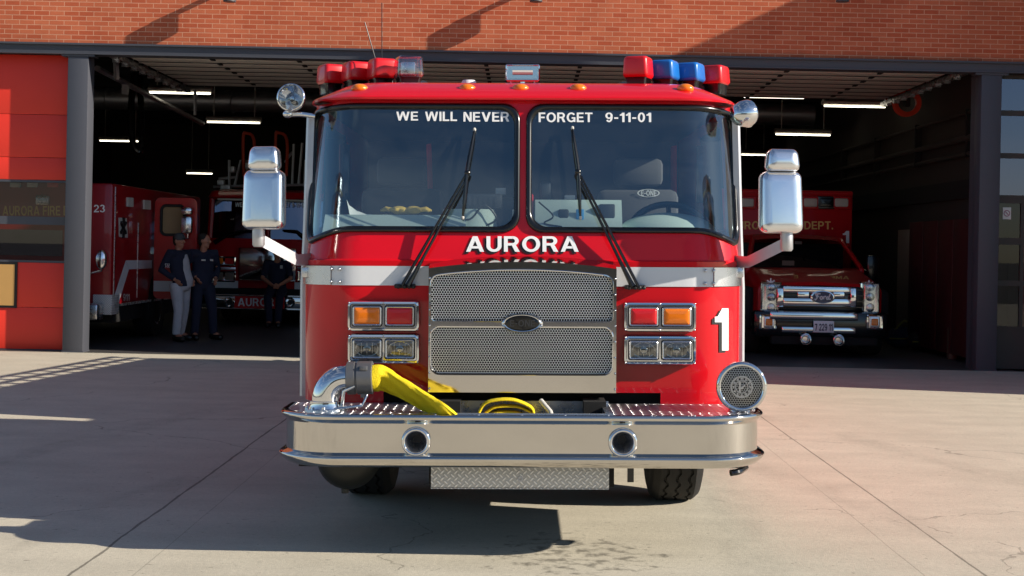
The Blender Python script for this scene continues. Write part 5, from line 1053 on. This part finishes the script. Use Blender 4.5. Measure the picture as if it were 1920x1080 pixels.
# ------------------------------------------------------------------ gear along the right inner wall
def bag(px, py, D, s, lab, cat_, m):
    p = W(px, py, D); t = thing('gear_bag', lab, cat_, (p.x, D, 0), 'gear lying by the inner wall'); q = MB(); q.ell((p.x, D, s * .45), (s * .8, s * .6, s * .45), 18, 10); q.ell((p.x + s * .3, D - s * .2, s * .6), (s * .4, s * .3, s * .25), 14, 8); q.build('bag', m, t, sharp=80)
    q = MB(); q.tube(cat([(p.x - s * .4, D - s * .2, s * .75), (p.x, D - s * .25, s * 1.15), (p.x + s * .4, D - s * .2, s * .75)]), .02, 6); q.box(p.x - s * .7, p.x + s * .7, D - s * .62, D - s * .56, s * .4, s * .46); q.build('strap', mat('dull_yellow_webbing', (120, 104, 30), .8) if 'dull_yellow_webbing' not in bpy.data.materials else bpy.data.materials['dull_yellow_webbing'], t)
bag(1693, 620, 25.6, .42, 'dark gear bag on the floor just right of the ambulance', 'bag', M['navy']); bag(1735, 620, 24.9, .40, 'dark gear bag between the ambulance and the air cylinder', 'bag', M['dark']); bag(1800, 625, 23.8, .42, 'dark gear bag by the right bay column', 'bag', M['navy'])
p = W(1786, 660, 23.0); t = thing('air_cylinder', 'dark air cylinder standing on the floor near the right bay column', 'cylinder', (p.x, 23.0, 0)); q = MB(); q.lathe((p.x, 23.0, 0), (0, 0, 1), [(0, 0), (.085, .01), (.09, .05), (.09, .48), (.06, .56), (.025, .58), (.025, .62), (0, .62)], 24); q.build('tank', mat('worn_brown', (70, 58, 46), .5, vary=.2), t); q = MB(); q.tube([(p.x - .05, 23, .62), (p.x + .05, 23, .62)], .025, 10); q.build('valve', M['chrome'], t)
p = W(1700, 193, 25.4); t = thing('hose_reel', 'round red hose reel hanging from the ceiling at right', 'reel', p); q = MB(); q.lathe(p, (0, 1, 0), [(.20, -.07), (.24, -.07), (.24, -.05), (.16, -.045), (.16, .045), (.24, .05), (.24, .07), (.2, .07)], 28); q.build('drum', M['orange'], t); q = MB(); q.tube([p + Vector((0, .02, .05)), p + Vector((0, .02, 1.1))], .03, 8); q.box(p.x - .04, p.x + .04, p.y - .09, p.y + .09, p.z - .06, p.z + .2); q.build('hanger', M['dark'], t)

# ------------------------------------------------------------------ people
def remesh(ob, v, sm=4):
    md = ob.modifiers.new('join', 'REMESH'); md.mode = 'VOXEL'; md.voxel_size = v; md.use_smooth_shade = True
    md = ob.modifiers.new('relax', 'SMOOTH'); md.iterations = sm; md.factor = .5
def person(label, loc, rz, J, look=0.0, cap=None, jacket='navy', legs='navy', sleeve_to='wrist', front=None, curl=.6):
    """A figure facing -Y; J gives the joints of both sides, in metres from the point on the floor."""
    t = thing('person', label, 'person', (0, 0, 0), 'firefighters in the garage', (0, 0, rz), loc)
    V = {k: Vector(v) for k, v in J.items()}; b = MB(); tube = lambda pts, rs, n=14: b.tube(pts, rs, n)
    pel, che, nek = V['pelvis'], V['chest'], V['neck']; hd = V['head']; RZ = Matrix.Rotation(look, 3, 'Z')
    b.tube([pel - Vector((0, 0, .10)), pel, (pel + che) / 2, che, che + Vector((0, 0, .12)), nek], [.13, .155, .145, .165, .14, .055], 20, True, .72, up=(0, 1, 0))
    b.tube([nek - Vector((0, 0, .04)), hd - Vector((0, 0, .05))], [.06, .052], 12)
    h = lambda x, y, z: hd + RZ @ Vector((x, y, z))
    b.ell(hd + Vector((0, 0, .02)), (.074, .094, .105), 20, 14, RZ); b.ell(h(0, -.03, -.055), (.052, .058, .06), 16, 10, RZ); b.ell(h(0, -.055, -.095), (.026, .026, .02), 10, 8, RZ)
    b.tube([h(0, -.088, .03), h(0, -.112, -.012), h(0, -.095, -.022)], [.009, .014, .011], 8); b.ell(h(0, -.088, -.055), (.022, .010, .007), 10, 6, RZ); b.ell(h(0, -.086, .045), (.045, .012, .009), 12, 6, RZ)
    for s in (-1, 1): b.ell(h(s * .076, .008, .0), (.011, .020, .031), 10, 8, RZ); b.ell(h(s * .040, -.062, -.012), (.022, .02, .018), 10, 6, RZ)
    for sd in ('l', 'r'):
        sh, el_, wr = V['sh_' + sd], V['el_' + sd], V['wr_' + sd]; hip, kn, an, to = (V[k + sd] for k in ('hip_', 'kn_', 'an_', 'to_'))
        tube([che + (sh - che) * .5 + Vector((0, 0, .05)), sh, (sh + el_) / 2, el_, (el_ * 2 + wr) / 3, wr], [.07, .062, .05, .042, .042, .029])
        tube([hip + Vector((0, 0, .03)), hip, (hip + kn) / 2, kn, (kn * 2 + an) / 3, an], [.09, .095, .078, .058, .058, .04]); tube([an, (an + to) / 2 + Vector((0, 0, .01)), to], [.045, .045, .035])
        hdv = V['hd_' + sd].normalized(); sdv = V.get('pn_' + sd, Vector((0, -1, 0))); sdv = (sdv - hdv * sdv.dot(hdv)).normalized(); pal = hdv.cross(sdv).normalized()
        b.tube([wr, wr + hdv * .04, wr + hdv * .09], [.026, .034, .036], 10, True, .5, up=pal)
        for k, ln in enumerate((.070, .080, .074, .058)):
            o = wr + hdv * .088 + sdv * (.030 - .02 * k); k1 = o + hdv * ln * .5 - pal * curl * .012; k2 = o + hdv * ln * (1 - .35 * curl) - pal * curl * ln * .5; b.tube([o - hdv * .02, o, k1, k2], [.010, .010, .0092, .0078], 8)
        o = wr + hdv * .03 + sdv * .028; b.tube([o, o + hdv * .03 + sdv * .022, o + hdv * .065 + sdv * .022 - pal * .012], [.012, .011, .009], 8)
    body = b.build('body', M['skin'], t, sharp=80); remesh(body, .0065, 2)
    # clothing
    g = MB(); g.tube([pel - Vector((0, 0, .06)), pel + Vector((0, 0, .02)), (pel + che) / 2, che, che + Vector((0, 0, .13)), nek - Vector((0, 0, .015))], [.168, .182, .172, .19, .155, .075], 24, True, .74, up=(0, 1, 0))
    for sd in ('l', 'r'):
        sh, el_, wr = V['sh_' + sd], V['el_' + sd], V['wr_' + sd]; end = wr - (wr - el_).normalized() * .01 if sleeve_to == 'wrist' else el_ + (el_ - sh).normalized() * -.04
        g.tube([che + (sh - che) * .5 + Vector((0, 0, .05)), sh, (sh + el_) / 2] + ([el_, end] if sleeve_to == 'wrist' else [end]), [.085, .08, .068] + ([.058, .046] if sleeve_to == 'wrist' else [.064]), 16)
    ja = g.build('jacket' if sleeve_to == 'wrist' else 'shirt', M[jacket], t, sharp=80); remesh(ja, .012, 5)
    g = MB(); g.tube([pel + Vector((0, 0, .03)), pel - Vector((0, 0, .06)), pel - Vector((0, 0, .12))], [.158, .165, .13], 20, True, .76, up=(0, 1, 0))
    for sd in ('l', 'r'):
        hip, kn, an = V['hip_' + sd], V['kn_' + sd], V['an_' + sd]; g.tube([hip + Vector((0, 0, .04)), hip, (hip + kn) / 2, kn, (kn + an) / 2, an + (kn - an).normalized() * .02], [.105, .112, .096, .078, .076, .07], 16)
    tr = g.build('trousers', M[legs], t, sharp=80); remesh(tr, .012, 4)
    for sd in ('l', 'r'):
        an, to = V['an_' + sd], V['to_' + sd]; g = MB(); d = (to - an); d.z = 0; d.normalize(); g.tube([an - d * .06 + Vector((0, 0, -.035)), an + Vector((0, 0, -.03)), (an + to) / 2 + Vector((0, 0, -.012)), to, to + d * .04], [.045, .056, .054, .048, .026], 14, True, 1.0); g.tube([an + Vector((0, 0, -.03)), an + Vector((0, 0, .06))], [.055, .055], 12); so = g.build('boot', M['shoe'], t, sharp=80); remesh(so, .01, 2)
    g = MB()
    if cap: 
        g.ell(hd + Vector((0, 0, .055)), (.083, .103, .085), 20, 12, RZ); g.ell(h(0, -.12, .052), (.062, .065, .010), 16, 8, RZ); o = g.build('cap', M[cap], t, sharp=80); remesh(o, .007, 2)
    g = MB(); g.ell(h(0, .018, .045), (.080, .092, .092), 20, 12, RZ); g.ell(h(0, .04, -.01), (.072, .065, .07), 16, 10, RZ); o = g.build('hair', M['hair'], t, sharp=80); remesh(o, .008, 1)
    if front:
        g = MB(); g.tube([pel + Vector((.03, -.012, -.05)), pel + Vector((.03, -.018, .03)), (pel + che) / 2 + Vector((.02, -.016, 0)), che + Vector((.02, -.016, 0)), che + Vector((.02, -.018, .13))], [.158, .170, .162, .176, .13], 20, True, .74, up=(0, 1, 0)); o = g.build('jacket_front', M[front], t, sharp=80); remesh(o, .012, 4)
    return t, V
def stand(h=1.0, **kw):
    J = dict(pelvis=(0, 0, .95), chest=(0, .0, 1.28), neck=(0, -.005, 1.49), head=(0, -.03, 1.62), sh_l=(-.19, 0, 1.43), sh_r=(.19, 0, 1.43), el_l=(-.25, .05, 1.14), el_r=(.25, .05, 1.14), wr_l=(-.20, -.10, .95), wr_r=(.20, -.10, .95),
             hd_l=(.3, -.5, -.6), hd_r=(-.3, -.5, -.6), hip_l=(-.095, 0, .90), hip_r=(.095, 0, .90), kn_l=(-.11, -.03, .49), kn_r=(.11, -.01, .49), an_l=(-.12, .02, .09), an_r=(.12, .03, .09), to_l=(-.15, -.15, .045), to_r=(.15, -.14, .045))
    J.update(kw); return J
D1 = 23.6; p = W(336, 640, D1)
t, V = person('man in a grey cap and navy and grey work suit standing in the bay', (p.x, D1, .004), R(62), stand(chest=(0, .05, 1.28), pelvis=(0, -.04, .94), neck=(0, .06, 1.48), head=(0, .045, 1.61), sh_l=(-.19, .05, 1.42), sh_r=(.19, .05, 1.42), el_l=(-.27, .17, 1.15), el_r=(.27, .17, 1.15), wr_l=(-.19, -.05, 1.0), wr_r=(.19, -.05, 1.0), an_r=(.15, .12, .09), to_r=(.20, -.05, .045), kn_r=(.13, .02, .49), an_l=(-.14, -.06, .09), to_l=(-.18, -.23, .045), kn_l=(-.12, -.08, .49)), look=.1, cap='capcloth', legs='greycloth', front='greycloth')
def on_person(t, mb, name, m): return mb.build(name, m, t)
q = MB(); text(q, '557', (-.05, -.03, .05, .03), lambda x, y: Vector((-.29, x + .02, 1.22 - y)), lift=(-.0005, 0, 0)); q.build('sleeve_number', M['letter'], t)
D2 = 24.0; p = W(378, 641, D2)
t, V = person('bareheaded man in dark navy uniform standing next to the man in the cap', (p.x, D2, .004), R(34), stand(chest=(.02, .02, 1.28), pelvis=(-.03, 0, .95), el_l=(-.29, .10, 1.16), el_r=(.29, .10, 1.16), wr_l=(-.17, -.12, 1.03), wr_r=(.17, -.13, 1.02), an_r=(.20, .0, .09), to_r=(.27, -.15, .045), kn_r=(.16, -.04, .49)), look=R(48), sleeve_to='wrist')
q = MB(); q.box(-.10, -.03, -.178, -.172, 1.30, 1.325); q.box(.05, .10, -.178, -.172, 1.30, 1.33); q.build('chest_badge', M['bgwhite'], t)
D3 = 28.1; p = W(517, 610, D3); sz = zb(553)
t, V = person('seated man in dark short sleeved uniform on the chrome bumper of the engine inside', (p.x, D3 - .06, .004), R(4), dict(pelvis=(0, .20, sz + .13), chest=(0, .20, sz + .47), neck=(0, .16, sz + .68), head=(0, .12, sz + .81), sh_l=(-.20, .20, sz + .62), sh_r=(.20, .20, sz + .62),
    el_l=(-.27, .10, sz + .33), el_r=(.27, .10, sz + .33), wr_l=(-.05, -.10, sz + .19), wr_r=(.07, -.11, sz + .20), hd_l=(.6, -.45, -.2), hd_r=(-.7, -.4, -.2), pn_l=(0, -.3, 1), pn_r=(0, -.3, 1), hip_l=(-.10, .16, sz + .10), hip_r=(.10, .16, sz + .10), kn_l=(-.13, -.26, sz - .02), kn_r=(.10, -.26, sz - .02),
    an_l=(-.09, -.22, .10), an_r=(.07, -.20, .10), to_l=(-.11, -.38, .05), to_r=(.09, -.36, .05)), look=R(-10), sleeve_to='elbow', curl=1.0)
q = MB(); q.box(.07, .12, -.002, .006, sz + .52, sz + .58, .002); q.build('chest_badge', M['bgwhite'], t)
